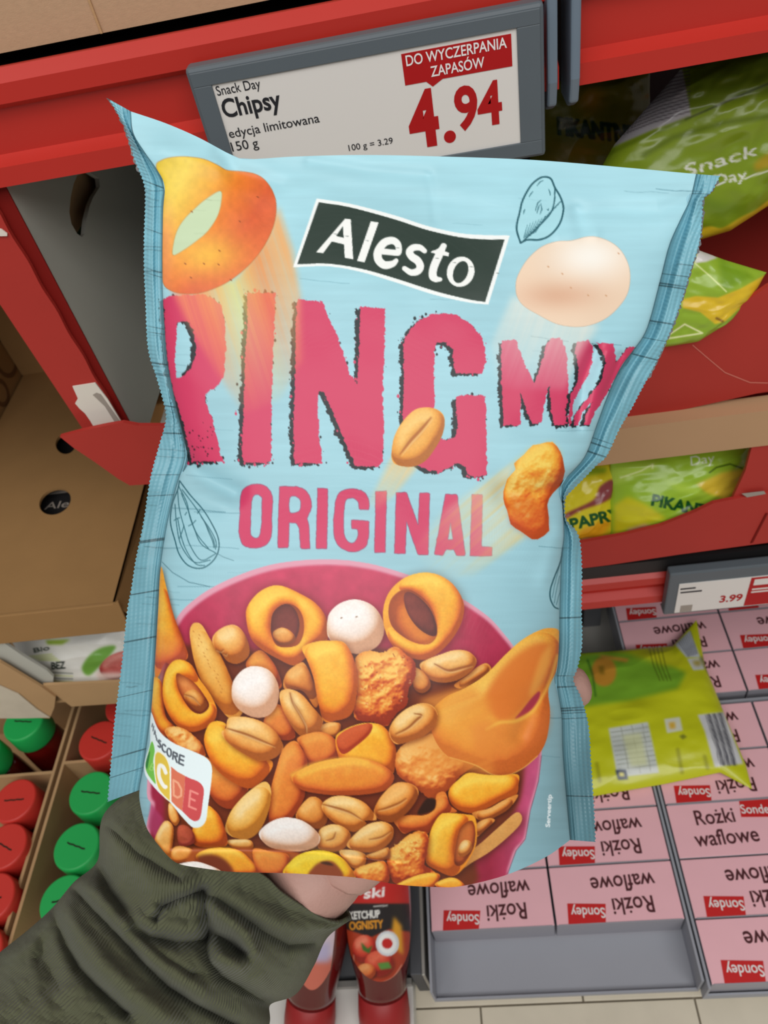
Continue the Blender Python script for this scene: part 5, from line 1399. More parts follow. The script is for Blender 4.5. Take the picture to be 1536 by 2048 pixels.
def leanY(Y0, d0, k):
    """plane that meets depth Y0 at drop d0 and leans back towards the top"""
    def f(u, v):
        return onP(u, v, (0, Y0, ZC - d0), (0, 1, -k))
    return f


film_bag('chips_bag', ([(1360, 140), (1500, 100), (1690, 60)], [(1300, 470), (1400, 480), (1460, 462), (1536, 412), (1690, 320)], [(1360, 140), (1228, 290), (1200, 340), (1240, 410), (1300, 470)], [(1690, 60), (1690, 320)]),
         leanY(0.470, 0.25, 0.3), 0.02, paint_g1, 'large green chips bag with white script and silver striped end', nr=120, nc=160, wr=0.010, seed=4)


def paint_g2(c):
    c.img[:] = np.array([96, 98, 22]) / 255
    c.fill(zT((250, 200), (420, 190), (420, 330), (300, 360)), (170, 120, 24), 0.8, 14)
    c.fill(zT((40, 520), (300, 560), (420, 720), (40, 720)), (120, 104, 26), 0.8, 10)
    c.text('PIKANTNE', zT((125, 500))[0], zT((640, 560))[0], 34, (16, 44, 26), 0.045, 0.0, up=(-0.06, -1))


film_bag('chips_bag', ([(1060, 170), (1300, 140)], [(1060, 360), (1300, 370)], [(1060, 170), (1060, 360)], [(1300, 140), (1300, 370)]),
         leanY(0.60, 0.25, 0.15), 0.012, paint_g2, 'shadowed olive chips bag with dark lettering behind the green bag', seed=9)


def paint_g3(c):
    c.img[:] = np.array([150, 182, 52]) / 255
    c.fill(zT((1040, 1370), (1070, 1260), (1200, 1330), (1120, 1360)), (214, 210, 206), 1, 1)
    c.fill(zT((1200, 1330), (1330, 1400), (1440, 1460), (1230, 1560)), (120, 156, 36), 0.9, 5)
    c.stroke(zT((1045, 1370), (1150, 1460), (1255, 1560)), 2.4, (232, 240, 170), 1, 1)
    c.fill(zT((960, 1610), (1050, 1590), (1200, 1600), (1350, 1540), (1510, 1450), (1530, 1480), (1400, 1620), (1250, 1760), (1180, 1780), (1080, 1700), (960, 1670)), (226, 190, 44), 1, 1)
    c.stroke(zT((1190, 1740), (1230, 1760)), 4, (130, 90, 20), 1, 2)
    l = zT((870, 1850), (975, 1780), (1095, 1840), (870, 1875), (870, 1850)); c.stroke(l, 3.2, (244, 246, 190), 1, 1)


film_bag('chips_bag', ([(1345, 492), (1396, 500), (1450, 520), (1533, 545)], [(1290, 700), (1340, 692), (1392, 683), (1440, 655)], [(1345, 492), (1310, 600), (1290, 700)], [(1533, 545), (1500, 598), (1440, 655)]),
         leanY(0.425, 0.30, 0.3), 0.012, paint_g3, 'green chips bag with a yellow trim hanging over the red carton', seed=12, wr=0.005)

# red display carton on the right, upper
rr = thing('display_carton', (0.35, 0.55, zd(0.37)), 'red display carton on the right holding the green bags', 'carton')
fpts = [onY(*p, FRONT) for p in ((1180, 760), (1330, 692), (1440, 640), (1536, 572), (1700, 500), (1700, 745), (1536, 782), (1400, 812), (1240, 846), (1180, 860))]
plate('front_panel', fpts, (0, 0.003, 0), MAT['redcard'], rr)
fx0 = fpts[0][0]
crk = mat('worn_crease', (206, 110, 96), 0.6)
for pts in (((1385, 690), (1420, 720), (1450, 745), (1500, 765), (1536, 766)),):
    P_ = [onY(*p, FRONT - 0.0003) for p in pts]
    vs = []; fs = []
    for i, p in enumerate(P_):
        vs += [p + [0, 0, 0.0005], p - [0, 0, 0.0005]]
        if i: fs.append([2 * i - 2, 2 * i - 1, 2 * i + 1, 2 * i])
    mesh_obj('worn_crease', vs, fs, crk, rr)
box('back_panel', (0.02, 0.78, zd(0.365)), (0.6, 0.783, zd(0.14)), MAT['dark'], rr)  # back and side coloured dark for the shade inside the carton
box('base_panel', (fx0, FRONT + 0.004, zd(0.369)), (0.6, 0.78, zd(0.365)), MAT['redcard'], rr)
box('side_panel', (0.02, FRONT + 0.06, zd(0.365)), (0.023, 0.78, zd(0.14)), MAT['dark'], rr)

# lower carton with a tan upper band
lc = thing('display_carton', (0.35, 0.55, zd(0.556)), 'red and tan display carton with a slot opening standing on the lower shelf', 'carton')
t0 = onY(1400, 815, FRONT)[2]; t1 = onY(1400, 838, FRONT - 0.012)[2]; t2 = onY(1400, 907, FRONT - 0.012)[2]
xL = 0.045
vs = [(xL, FRONT + 0.004, t0), (0.65, FRONT + 0.004, t0), (0.65, FRONT - 0.012, t1), (xL, FRONT - 0.012, t1), (0.65, FRONT - 0.012, t2), (xL, FRONT - 0.012, t2)]
o = mesh_obj('upper_band', vs, [[0, 3, 2, 1], [3, 5, 4, 2]], MAT['kraft_tan'], lc)
sd_ = o.modifiers.new('thickness', 'SOLIDIFY'); sd_.thickness = 0.003
lip = [onY(*p, FRONT - 0.012) for p in zP4((180, 1460), (330, 1420), (600, 1370), (800, 1320), (1000, 1240), (1100, 1190), (1200, 1170), (1300, 1150), (1422, 1130), (1800, 1060), (1800, 1330), (1422, 1420), (900, 1490), (500, 1550), (180, 1590))]
plate('front_lip', lip, (0, 0.003, 0), MAT['redcard'], lc)
sp = [onY(*p, FRONT - 0.010) for p in zP4((1330, 850), (1422, 840), (1800, 800), (1800, 1080), (1422, 1140), (1260, 1165), (1215, 1160), (1290, 1000))]
plate('front_corner', sp, (0, 0.003, 0), MAT['redcard'], lc)
jl = [onY(*p, FRONT - 0.0128) for p in zP4((1410, 1250), (1422, 1250), (1335, 1420), (1320, 1425))]
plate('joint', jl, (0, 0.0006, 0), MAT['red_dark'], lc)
wt = [onY(*p, FRONT - 0.0128) for p in zP4((1270, 1135), (1400, 1120), (1410, 1135), (1300, 1155))]
plate('white_tear', wt, (0, 0.0005, 0), MAT['tapegrey'], lc)
box('back_panel', (xL, 0.76, zd(0.555)), (0.6, 0.763, zd(0.372)), MAT['dark'], lc)
box('base_panel', (xL, FRONT + 0.02, zd(0.5555)), (0.6, 0.76, zd(0.552)), MAT['redcard'], lc)
box('gap_shade_strip', (-0.1, FRONT + 0.0015, zd(0.5562)), (0.9, FRONT + 0.006, zd(0.540)), MAT['dark'], low)  # dark strip standing in for the shade in the gap above the rail


def paint_y1(c):
    c.img[:] = np.array([222, 206, 40]) / 255
    c.fill(zP4((350, 985), (480, 980), (470, 1010), (300, 1040)), (150, 180, 40), 1, 3)
    c.fill(catmull(zP4((440, 1090), (520, 1050), (545, 1120), (470, 1180), (330, 1230), (240, 1280), (240, 1250), (400, 1170)), 5), (140, 60, 62), 1, 2)
    c.fill(catmull(zP4((320, 1350), (480, 1280), (510, 1300), (430, 1400), (320, 1410)), 5), (232, 160, 30), 0.9, 5)
    c.text('PAPRYKA', zP4((275, 1345))[0], zP4((690, 1250))[0], 22, (24, 84, 34), 0.04)


film_bag('chips_bag', ([(1100, 950), (1180, 930), (1235, 925)], [(1090, 1120), (1150, 1085), (1230, 1072)], [(1100, 950), (1090, 1120)], [(1235, 925), (1225, 1000), (1230, 1072)]),
         leanY(0.445, 0.46, 0.5), 0.016, paint_y1, 'yellow chips bag with a chili print in the slot of the lower carton', seed=21, wr=0.006)


def paint_y2(c):
    c.img[:] = np.array([158, 196, 50]) / 255
    c.fill(catmull(zP4((480, 1000), (750, 950), (760, 990), (620, 1050), (500, 1080)), 5), (182, 214, 76), 1, 4)
    c.stroke(zP4((560, 1040), (680, 1000), (750, 960), (745, 985)), 3, (232, 244, 170), 1, 1)
    c.fill(zP4((520, 1200), (600, 1150), (700, 1190), (830, 1280), (600, 1340), (520, 1380)), (214, 206, 36), 1, 4)
    c.fill(zP4((1000, 1080), (1150, 1010), (1290, 985), (1260, 1090), (1180, 1170), (1060, 1130)), (226, 196, 60), 1, 3)
    c.fill(zP4((600, 1340), (700, 1310), (760, 1330), (700, 1390), (600, 1390)), (206, 160, 120), 1, 3)
    c.fill(zP4((820, 1060), (1000, 1090), (1080, 1160), (900, 1120)), (180, 214, 70), 1, 4)
    c.stroke(zP4((1080, 1010), (1120, 980), (1200, 960), (1270, 985)), 3, (60, 90, 20), 0.8, 1)
    c.text('Day', zP4((970, 970))[0], zP4((1110, 950))[0], 19, (226, 236, 214), 0.0, 0.1)
    c.text('PIKANTNE', zP4((740, 1200))[0], zP4((1180, 1290))[0], 22, (20, 84, 36), 0.04)


film_bag('chips_bag', ([(1222, 918), (1360, 900), (1504, 875)], [(1222, 1085), (1340, 1075), (1470, 1010)], [(1222, 918), (1215, 1000), (1222, 1085)], [(1504, 875), (1490, 950), (1470, 1010)]),
         leanY(0.440, 0.46, 0.5), 0.016, paint_y2, 'green and yellow chips bag at the right of the slot in the lower carton', seed=27, wr=0.007)

# ------------------------------------------------------------------ pink wafer boxes in their trays
BD = 0.92
BW, BDp, BH = 0.1347, 0.0604, 0.040
gapX = onD(1346, 1712, BD)[0]                    # wall between the left and the right tray


def wafer_box_proto():
    me = {}
    vs, fs = box_geo((-BW / 2 + .0012, 0.0008, -BH), (BW / 2 - .0012, BDp - 0.0008, 0), 0.0007)
    return vs, fs


UPX = lambda p: (p[0], p[1], 0.0)
proto = thing('wafer_box', (0, 0, 0), 'x', 'box', 'pink wafer boxes')
pvs, pfs = wafer_box_proto()
pb = mesh_obj('carton', pvs, pfs, MAT['pink'], proto)
pb.data.materials.append(MAT['pinkside'])
for p in pb.data.polygons:
    if abs(p.normal.z) < 0.5: p.material_index = 1


def unit(x, y): return np.array([-BW / 2 + x * BW, y * BDp, 0.0003])


lg = plate('logo', [unit(.585, .68), unit(.885, .64), unit(.90, .985), unit(.61, .985)], (0, 0, -0.0004), MAT['logo'], proto)
text_plane('lettering', 'Sondey', unit(.60, .745), np.array([1, -0.055, 0]), np.array([0.02, 1, 0]), 0.265 * BW, 0.0100, MAT['white_ink'], lg, (0, 0, 0.0002), 0.012)
text_plane('lettering', 'Rozki', unit(.215, .585), np.array([1, 0.03, 0]), np.array([0.0, 1, 0]), 0.32 * BW, 0.0165, MAT['brown_ink'], proto, (0, 0, 0.0), 0.014)
zc_ = unit(.215 + .32 * 0.58, .585) + [0, 0.0148, 0]
plate('letter_dot', [zc_ + np.array([math.cos(a) * 0.0013, math.sin(a) * 0.0013, 0]) for a in np.linspace(0, 2 * math.pi, 12, endpoint=False)], (0, 0, -0.0002), MAT['brown_ink'], proto)
text_plane('lettering', 'waflowe', unit(.165, .20), np.array([1, 0.03, 0]), np.array([0.0, 1, 0]), 0.51 * BW, 0.0165, MAT['brown_ink'], proto, (0, 0, 0.0), 0.014)
flap = box('flap_edge', (-BW / 2 + 0.003, BDp - 0.0012, -0.0015), (BW / 2 - 0.003, BDp - 0.0002, 0.0005), MAT['pinkside'], proto)


def copy_tree(o, parent=None):
    n = o.copy(); COL.objects.link(n); n.parent = parent
    for ch in o.children: copy_tree(ch, n)
    return n


used = [False]


def place_box(x, y, upright, label):
    if not used[0]:
        n = proto; used[0] = True
        n_ = n
    else:
        n_ = copy_tree(proto)
    n_['label'] = label; n_['group'] = 'pink wafer boxes'
    n_.rotation_euler = (0, 0, 0 if upright else math.pi)
    n_.location = (x, y if upright else y + BDp, zd(BD))
    return n_


ordw = ['front', 'second', 'third', 'fourth', 'fifth']
Yf = 0.1815
rows_all = []
# keep the prototype unrotated until all copies are made: place copies first, prototype last
spec = []
for j in range(1, 5):                              # left tray: its front row is already sold
    for i in (0, 1):
        spec.append((gapX - 0.0030 - BW * (1.5 - i), Yf + BDp * j, False, f"pink wafer box in the left tray, {['', 'front', 'second', 'third', 'fourth'][j]} filled row, {'left' if i == 0 else 'right'} column"))
for j in range(0, 5):
    for i in (0, 1):
        spec.append((gapX + 0.0050 + BW * (0.5 + i), Yf + BDp * j, j == 2 and i == 0,
                     'pink wafer box turned the right way up among upside-down boxes' if (j == 2 and i == 0) else f"pink wafer box in the full right-hand tray, {ordw[j]} row, {'left' if i == 0 else 'right'} column"))
for j in range(0, 3):
    for i in (0, 1):
        spec.append((gapX + 0.0050 + BW * (0.5 + i), Yf + BDp * 5 + 0.014 + BDp * j, False, f"pink wafer box in the rear tray under the lower shelf, {ordw[j]} row, {'left' if i == 0 else 'right'} column"))
protos = []
for k, (x, y, upr, lab) in enumerate(spec[1:]):
    n_ = copy_tree(proto); n_['label'] = lab
    n_.rotation_euler = (0, 0, 0 if upr else math.pi); n_.location = (x, y if upr else y + BDp, zd(BD))
x, y, upr, lab = spec[0]
proto['label'] = lab; proto.rotation_euler = (0, 0, math.pi); proto.location = (x, y + BDp, zd(BD))

TB = BD + BH + 0.002


def tray(x0, x1, y0, y1, wall, label, front=0.012):
    t = thing('display_tray', ((x0 + x1) / 2, (y0 + y1) / 2, zd(TB) - 0.002), label, 'tray')
    box('tray_floor', (x0, y0, zd(TB) - 0.002), (x1, y1, zd(TB)), MAT['whitecard'], t)
    box('tray_side', (x0, y0, zd(TB)), (x0 + 0.0025, y1, zd(BD) + wall), MAT['whitecard'], t)
    box('tray_side', (x1 - 0.0025, y0, zd(TB)), (x1, y1, zd(BD) + wall), MAT['whitecard'], t)
    box('tray_back', (x0 + 0.0025, y1 - 0.0025, zd(TB)), (x1 - 0.0025, y1, zd(BD) + wall), MAT['whitecard'], t)
    box('tray_front', (x0 + 0.0025, y0, zd(TB)), (x1 - 0.0025, y0 + 0.002, zd(TB) + front), MAT['whitecard'], t)
    return t


xA = gapX - 0.0030 - 2 * BW - 0.003
tray(xA, gapX - 0.0004, Yf + 0.004, Yf + 5 * BDp + 0.004, 0.001, 'white cardboard tray of pink boxes with an empty front row', 0.006)
tray(gapX + 0.0018, gapX + 0.0050 + 2 * BW + 0.003, Yf - 0.003, Yf + 5 * BDp + 0.004, 0.001, 'white cardboard tray filled with pink boxes at the right edge')
tray(gapX + 0.0018, gapX + 0.0050 + 2 * BW + 0.003, Yf + 5 * BDp + 0.010, Yf + 8 * BDp + 0.018, 0.004, 'white cardboard tray of pink boxes at the back under the shelf')
# pallet under the trays and the dark base beside them
pp = thing('base_unit', (0.2, 0.45, 0.0), 'low steel base plate under the trays of pink boxes', 'shelf')
box('base_plate', (xA - 0.004, Yf + 0.012, 0.0), (0.7, 0.90, zd(TB) - 0.002), MAT['steel'], pp, 0.001)
box('upright_post', (xA - 0.020, Yf + 0.02, 0.0), (xA - 0.008, 0.90, zd(BD) + 0.004), MAT['darkgrey'], pp, 0.001)
box('upright_edge', (xA - 0.008, Yf + 0.02, 0.0), (xA - 0.0045, 0.90, zd(BD) + 0.002), MAT['steel'], pp, 0.0005)

# chips bag lying on the pink boxes
def paint_lie(c):
    c.img[:] = np.array([204, 208, 34]) / 255
    c.fill(zP8((190, 560), (440, 540), (640, 560), (860, 640), (960, 690), (900, 800), (700, 850), (560, 885), (320, 915), (230, 930), (150, 800)), (126, 176, 48), 1, 4)
    c.fill(zP8((560, 560), (780, 480), (840, 540), (960, 620), (800, 640)), (206, 206, 40), 0.9, 6)
    a = np.linspace(0, 2 * math.pi, 30)
    c.fill(zP8(*np.stack([380 + 88 * np.cos(a), 680 + 105 * np.sin(a)], 1).tolist()), (206, 146, 52), 1, 2)
    c.fill(zP8((340, 560), (420, 570), (560, 590), (540, 615), (380, 590)), (210, 156, 60), 1, 2)
    c.fill(zP8((340, 640), (380, 640), (385, 700), (350, 700)), (140, 110, 30), 0.8, 2)
    for k in range(4):
        c.stroke(zP8((700 + k * 28, 520 - k * 2), (730 + k * 28, 640), (775 + k * 26, 745)), 2.2, (70, 80, 20), 0.6)
    c.stroke(zP8((265, 600), (300, 700), (320, 850)), 4, (50, 100, 34), 0.7, 2)
    c.fill(zP8((880, 490), (985, 390), (1060, 580), (960, 580)), (200, 206, 214), 1, 1)
    for k in range(8):
        c.stroke(zP8((905 + k * 12, 470 - k * 11), (975 + k * 9, 575 - k * 3)), 1.2, (90, 92, 100), 0.9)
    c.fill(zP8((965, 590), (1075, 580), (1090, 665), (1010, 672)), (214, 216, 214), 1, 1)
    c.fill(zP8((1000, 605), (1060, 600), (1065, 640), (1020, 640)), (170, 150, 60), 0.9, 3)
    c.fill(zP8((412, 1080), (690, 1035), (770, 1395), (545, 1420), (470, 1400)), (206, 212, 206), 1, 1)
    for r in range(9):
        f0 = r / 9.0
        c.stroke(zP8((430 + 60 * f0, 1110 + 290 * f0), (690 + 70 * f0, 1070 + 300 * f0)), 1.6, (150, 156, 140), 0.8)
    for r in range(3):
        c.stroke(zP8((500 + r * 75, 1075 - r * 12), (560 + r * 75, 1400 - r * 8)), 1.4, (160, 164, 150), 0.8)
    c.fill(zP8((510, 1130), (640, 1110), (690, 1340), (570, 1350)), (222, 226, 160), 0.6, 3)
    c.fill(zP8((460, 1375), (535, 1370), (550, 1440), (480, 1445)), (60, 70, 92), 1, 1)
    c.fill(zP8((485, 1390), (520, 1390), (525, 1420), (490, 1420)), (230, 220, 120), 1, 1)
    c.fill(zP8((805, 1015), (915, 1000), (935, 1095), (825, 1115)), (222, 224, 206), 1, 1)
    c.fill(zP8((835, 1040), (880, 1035), (885, 1080), (845, 1085)), (226, 182, 70), 1, 2)
    c.fill(zP8((910, 1135), (940, 1120), (965, 1140), (935, 1160)), (130, 134, 40), 1, 1)
    c.fill(zP8((1040, 985), (1225, 965), (1360, 1330), (1160, 1355), (1090, 1100)), (214, 214, 214), 1, 1)
    for k in range(10):
        x = 1095 + k * 13
        c.stroke(zP8((x, 985 - k * 1.5), (x + 55, 1160), (x + 105, 1340)), 1.0 + (k * 7 % 3) * 0.9, (70, 70, 78), 1, 0.6)
    for (p, q) in (((900, 1230), (930, 1390)), ((1090, 1280), (1110, 1360)), ((330, 1330), (350, 1450))):
        c.stroke(zP8(p, q), 7, (150, 150, 30), 0.7, 3)
    c.stroke(zP8((1070, 590), (1190, 800), (1330, 1130), (1400, 1300)), 7, (96, 100, 20), 0.8, 4)


film_bag('chips_bag', ([(1090, 1312), (1250, 1300), (1345, 1292), (1393, 1240)], [(1080, 1600), (1190, 1592), (1330, 1568), (1440, 1545), (1504, 1578)], [(1090, 1312), (1070, 1450), (1080, 1600)], [(1393, 1240), (1410, 1330), (1450, 1430), (1492, 1530), (1504, 1578)]),
         lambda u, v: onD(u, v, BD - 0.012), 0.022, paint_lie, 'yellow-green chips bag lying face down on the pink boxes', nr=150, nc=170, wr=0.007, seed=33, cell=30)

# ------------------------------------------------------------------ ketchup bottles standing on their caps
def paint_ketchup(c):
    c.img[:] = np.array([178, 60, 30]) / 255
    c.fill(zP6((840, 480), (1330, 480), (1330, 660), (1160, 640), (1050, 690), (900, 640), (840, 640)), (40, 34, 34), 1, 1)
    c.fill(zP6((840, 250), (1330, 250), (1330, 480), (840, 480)), (196, 40, 34), 1, 1)
    c.text('ski', np.array([728, 1797]), np.array([768, 1792]), 19, (244, 240, 236), 0.03, 0.2)
    c.stroke(zP6((1070, 500), (1150, 495)), 3, (220, 216, 210), 0.8)
    c.text('KETCHUP', zP6((920, 580))[0], zP6((1105, 568))[0], 15, (240, 238, 230), 0.03)
    c.text('OGNISTY', zP6((920, 645))[0], zP6((1125, 632))[0], 16, (226, 150, 40), 0.03)
    a = np.linspace(0, 2 * math.pi, 26, endpoint=False)
    el = lambda x, y, rx, ry: zP6(*np.stack([x + rx * np.cos(a), y + ry * np.sin(a)], 1).tolist())
    c.food(el(1010, 760, 75, 85), [(120, 20, 14), (186, 44, 30), (216, 74, 50), (240, 140, 110)], 0.4, sm=False)
    c.food(el(1100, 850, 90, 80), [(110, 20, 14), (176, 40, 28), (206, 64, 44), (226, 110, 80)], 0.4, sm=False)
    c.food(el(1020, 900, 60, 50), [(130, 40, 14), (200, 90, 40), (220, 120, 60), (236, 160, 100)], 0.4, sm=False)
    c.fill(zP6((990, 720), (1030, 760), (1060, 740), (1040, 790), (1000, 770)), (60, 110, 40), 1, 1)
    c.fill(zP6((1090, 850), (1160, 840), (1180, 880), (1110, 890)), (90, 140, 60), 1, 1)
    c.fill(zP6((1190, 560), (1240, 620), (1250, 800), (1200, 760), (1180, 640)), (226, 160, 40), 1, 3)
    c.fill(el(1152, 728, 72, 78), (214, 218, 222)); c.fill(el(1152, 728, 56, 62), (238, 238, 236)); c.fill(el(1150, 728, 33, 32), (196, 36, 34))
    c.stroke(catmull(zP6((945, 800), (950, 880), (1000, 950), (1080, 975), (1180, 940), (1240, 860)), 5, False), 2, (226, 170, 150), 0.8)


def paint_ketchup2(c):
    c.img[:] = np.array([214, 196, 204]) / 255
    c.fill(np.array([(560, 1930), (700, 1910), (700, 2010), (560, 2010)]), (206, 110, 90), 1, 6)
    c.fill(np.array([(625, 1900), (660, 1880), (660, 1925), (630, 1925)]), (176, 170, 206), 0.8, 5)


def ketchup(u0, u1, v0, v1, d0, d1, label, lab=True, half=1.12, painter=paint_ketchup, x0=660):
    p0, p1 = onD(u0, v0, d0), onD(u1, v1, d1)
    L = np.linalg.norm(p1 - p0); ax = (p1 - p0) / L
    r = thing('ketchup_bottle', p0, label, 'bottle', 'ketchup bottles standing on their caps')
    S = 0.21
    lathe('bottle_body', p0, p1, [(0.040, 0.0255), (0.048, 0.0262), (0.060, 0.0275), (0.080, 0.0315), (0.105, 0.0350), (0.13, 0.0365), (0.16, 0.0365), (0.185, 0.0345), (0.205, 0.030), (0.212, 0.022)], MAT['sauce'], r)
    cap = lathe('cap', p0, p1, [(0.0, 0.0255), (0.002, 0.0272), (0.018, 0.0276), (0.040, 0.0262), (0.042, 0.0245)], MAT['capdeep'], r)
    if lab:
        cv = Canvas(x0, 1690, x0 + 200, 2000, (0, 0, 0)); painter(cv)
        # wrap-round paper label facing the aisle
        view = CAM - (p0 + ax * 0.12); e1 = view - ax * (view @ ax); e1 /= np.linalg.norm(e1); e2 = np.cross(ax, e1)
        rows, cols = 110, 90
        prof_d = [0.068, 0.080, 0.105, 0.13, 0.16, 0.185, 0.20]; prof_r = [0.0292, 0.0315, 0.0350, 0.0365, 0.0365, 0.0345, 0.0315]
        P = []
        for i in range(rows):
            k = i / (rows - 1.0)
            for j in range(cols):
                w = (j / (cols - 1.0) - 0.5) * 2
                d = 0.070 + 0.022 * w * w + k * (0.195 - 0.070 - 0.022 * w * w)
                rr_ = np.interp(d, prof_d, prof_r) + 0.0008
                a_ = w * half
                P.append(p0 + ax * d + (e1 * math.cos(a_) + e2 * math.sin(a_)) * rr_)
        P = np.array(P)
        uvp = project(P)
        mesh_obj('paper_label', P, grid_faces(rows, cols), MAT['sticker'], r, True, cv.sample(uvp))
    return r


kb = thing('base_unit', (0.0, 0.3, 0.0), 'white base plate with dark grey board behind the ketchup bottles', 'shelf')
ya = onD(780, 2030, 0.965)[1]
k0 = onD(860, 2010, 0.965)[0]
xk = xA - 0.024
box('base_plate', (-0.30, ya - 0.05, 0.0), (xk, ya + 0.35, zd(0.966)), MAT['whiteplate'], kb, 0.001)
vs = [(-0.30, ya + 0.030, zd(0.966)), (xk, ya + 0.030, zd(0.966)), (xk, ya + 0.30, zd(0.80)), (-0.30, ya + 0.30, zd(0.80))]
o = mesh_obj('sloping_board', vs, [[0, 1, 2, 3]], MAT['darkgrey'], kb); sd_ = o.modifiers.new('thickness', 'SOLIDIFY'); sd_.thickness = 0.004; sd_.offset = -1
br_ = [onD(760, 1995, 0.955)]
box('board_lip', (-0.30, ya + 0.026, zd(0.966)), (xk, ya + 0.032, zd(0.955)), MAT['steel'], kb)
ketchup(770, 748, 2052, 1720, 0.962, 0.83, 'ketchup bottle with a tomato label, right of the sleeve cuff', True)
ketchup(618, 640, 2062, 1740, 0.962, 0.83, 'ketchup bottle half hidden by the sleeve cuff', True, 0.55, paint_ketchup2, 520)

# ------------------------------------------------------------------ sauce bottles in divided cartons, lower left
CD = 0.78


def sauce(u, v, green, label, cd=CD, r=0.026):
    top = onD(u, v, cd)
    b = thing('sauce_bottle', (top[0], top[1], zd(0.972)), label, 'bottle', 'capped sauce bottles in the divided carton')
    p0 = np.array([top[0], top[1], zd(0.972)]); p1 = top
    H = 0.972 - cd
    lathe('bottle_body', p0, p1, [(0.0, 0.024), (0.004, 0.0265), (H - 0.075, 0.0265), (H - 0.05, 0.0255), (H - 0.03, r - 0.004)], MAT['sauce2'], b, 36)
    cp = lathe('cap', p0, p1, [(H - 0.032, r * 0.98), (H - 0.030, r), (H - 0.003, r * 0.985), (H - 0.0006, r * 0.95), (H, r * 0.90)], MAT['capgreen'] if green else MAT['capred'], b, 44)
    vs_ = []
    a = random.uniform(-0.5, 0.5)
    q = p1 + [0, 0, 0.0003]
    pts = []
    for k in range(7):
        s_ = (k / 6.0 - 0.5) * 0.024; pts.append(q + np.array([math.cos(a) * s_, math.sin(a) * s_ + 0.0003 * (-1) ** k, 0]))
    W = 0.0009
    V = []
    for p in pts: V += [p + [0, W, 0], p - [0, W, 0]]
    mesh_obj('date_stamp', V, [[2 * i, 2 * i + 1, 2 * i + 3, 2 * i + 2] for i in range(6)], MAT['stamp'], cp)
    return b


sauce(181, 1585, True, 'green-capped sauce bottle just left of the bag seal')
sauce(152, 1692, True, 'green-capped sauce bottle beside the sleeve shoulder')
sauce(126, 1800, True, 'green-capped sauce bottle mostly hidden under the sleeve')
sauce(198, 1480, False, 'red-capped sauce bottle under the white bags, beside the bag seal')
sauce(250, 1408, False, 'red-capped sauce bottle peeking out under the tray of white bags')
sauce(46, 1443, True, 'green-capped sauce bottle at the upper left of the divided carton')
sauce(-42, 1506, True, 'green-capped sauce bottle cut off by the left picture edge')
sauce(28, 1600, False, 'red-capped sauce bottle, uppermost in the left compartment')
sauce(8, 1692, False, 'red-capped sauce bottle, middle one in the left compartment')
sauce(-18, 1795, False, 'red-capped sauce bottle, lowest in the left compartment')
sauce(-45, 1905, False, 'red-capped sauce bottle at the lower left corner')

dv = thing('divided_carton', (-0.55, 0.40, zd(0.975)), 'brown divided carton holding the green and red capped bottles', 'carton')
WT = 0.79
wa = onD(112, 1531, WT); wb = onD(20, 1880, WT)
xw = (wa[0] + wb[0]) / 2
for dx in (-0.0045, 0.0045):
    box('divider', (xw + dx - 0.0018, 0.20, zd(0.974)), (xw + dx + 0.0018, 0.56, zd(WT)), MAT['kraft'], dv)
yc = onD(60, 1548, WT)[1]; yc2 = onD(170, 1522, WT)[1]
box('divider', (-0.80, yc - 0.0018, zd(0.974)), (xw - 0.0063, yc + 0.0018, zd(WT)), MAT['kraft'], dv)
box('divider', (xw + 0.0063, yc2 - 0.0018, zd(0.974)), (-0.36, yc2 + 0.0018, zd(WT)), MAT['kraft'], dv)
box('carton_base', (-0.80, 0.18, zd(0.976)), (-0.36, 0.56, zd(0.974)), MAT['kraft'], dv)
box('carton_back', (-0.80, 0.56, zd(0.974)), (-0.36, 0.564, zd(WT)), MAT['kraft'], dv)
box('pallet_base', (-0.82, 0.17, 0.0), (-0.34, 0.58, zd(0.976)), MAT['darkgrey'], dv)

# ------------------------------------------------------------------ white bags in a tray, left
def paint_w(c):
    c.img[:] = np.array([226, 224, 216]) / 255
    c.fill(zP5((220, 195), (340, 190), (300, 215), (230, 215)), (150, 180, 60), 1, 2)
    c.text('Bio', zP5((165, 255))[0], zP5((240, 240))[0], 9, (50, 60, 50), 0.02)
    for k in range(4): c.stroke(zP5((145 + k * 14, 272 + k * 6), (250 + k * 12, 262 + k * 10)), 3, (196, 206, 120), 0.6, 1)
    c.text('BEZ', zP5((250, 335))[0], zP5((315, 330))[0], 14, (40, 50, 44), 0.03)
    for k in range(4): c.stroke(zP5((255, 350 + k * 14), (350, 355 + k * 13)), 2.6, (190, 200, 120) if k % 2 else (90, 100, 90), 0.6, 1)
    c.fill(catmull(zP5((395, 330), (430, 270), (490, 230), (560, 225), (500, 300), (430, 365)), 5), (112, 164, 66), 1, 1.5)
    c.food(zP5((480, 330), (530, 270), (620, 250), (660, 330), (620, 370), (520, 380)), [(90, 20, 22), (150, 50, 50), (180, 80, 74), (206, 130, 120)], 0.3)
    c.fill(zP5((460, 350), (600, 350), (600, 385), (480, 390)), (226, 200, 190), 0.9, 3)


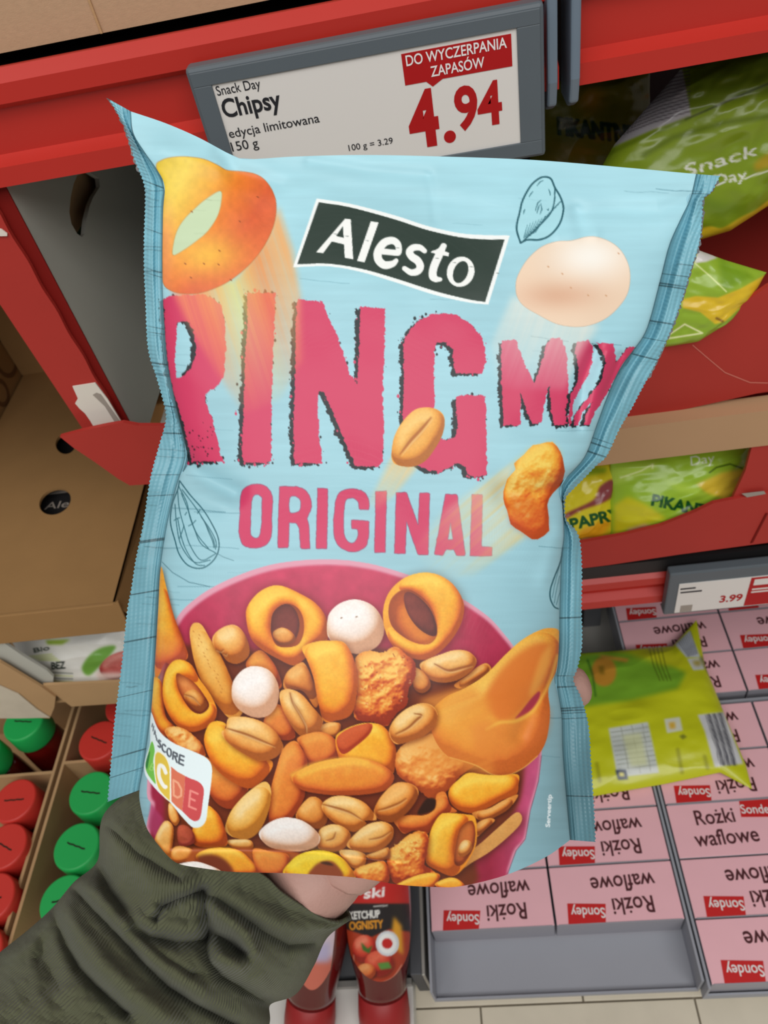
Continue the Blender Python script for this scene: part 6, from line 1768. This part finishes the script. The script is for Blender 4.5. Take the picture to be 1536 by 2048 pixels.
tw_ = thing('display_tray', (-0.47, 0.5, zd(0.70)), 'brown cardboard tray holding the white snack bag', 'tray')
YW = 0.425
lipz = [onY(*p, YW) for p in zP5((205, 412), (345, 412), (600, 395), (600, 498), (345, 515))]
plate('tray_front', [lipz[0], lipz[4], lipz[3], lipz[2]], (0, 0.003, 0), MAT['kraft'], tw_)
box('tray_base', (-0.56, YW + 0.004, zd(0.690)), (-0.30, 0.80, zd(0.686)), MAT['kraft'], tw_)
box('tray_back', (-0.56, 0.797, zd(0.686)), (-0.30, 0.80, zd(0.60)), MAT['kraft'], tw_)
box('tray_side', (-0.303, YW + 0.004, zd(0.686)), (-0.30, 0.797, zd(0.60)), MAT['kraft'], tw_)
film_bag('white_snack_bag', ([(10, 1262), (130, 1255), (290, 1240)], [(80, 1385), (170, 1385), (290, 1370)], [(10, 1262), (40, 1310), (80, 1385)], [(290, 1240), (290, 1370)]),
         leanY(0.455, 0.65, 0.6), 0.012, paint_w, 'white snack bag with apple and leaf print in the brown tray', seed=44, wr=0.005)
lt = thing('display_tray', (-0.62, 0.45, zd(0.72)), 'grey-lined cardboard tray corner at the left edge above the caps', 'tray')
g1 = [onY(*p, 0.43) for p in zP5((-60, 190), (20, 208), (110, 270), (225, 340), (258, 372), (255, 410), (200, 415), (0, 300), (-60, 270))]
plate('tray_side', g1, (0, 0.003, 0), MAT['greycard'], lt)
g2 = [onY(*p, 0.422) for p in zP5((-60, 285), (0, 300), (200, 420), (268, 470), (262, 520), (240, 572), (-60, 560))]
plate('tray_front', [g2[0], g2[1], g2[2], g2[3], g2[4], g2[5], g2[6]], (0, 0.003, 0), MAT['kraft'], lt)
g3 = [onY(*p, 0.4205) for p in zP5((-60, 385), (0, 415), (90, 455), (180, 530), (240, 568), (100, 572), (-60, 572))]
plate('printed_band', g3, (0, 0.001, 0), mat('pale_printed_card', (206, 196, 176), 0.6, 0.2, 0.12, 50), lt)

# dark panels behind the gap above the pink boxes
dp = thing('shelf_upright', (0.06, 0.62, 0), 'dark grey upright panel under the lower shelf beside the pink boxes', 'shelf')
ux = onD(1218, 1240, BD)[0]
box('upright_panel', (ux - 0.030, 0.645, 0), (ux - 0.006, 0.88, zd(0.60)), MAT['darkgrey'], dp, 0.001)
box('upright_slot', (ux - 0.0375, 0.65, 0), (ux - 0.031, 0.88, zd(0.60)), MAT['dark'], dp)

build_person()
build_bag()
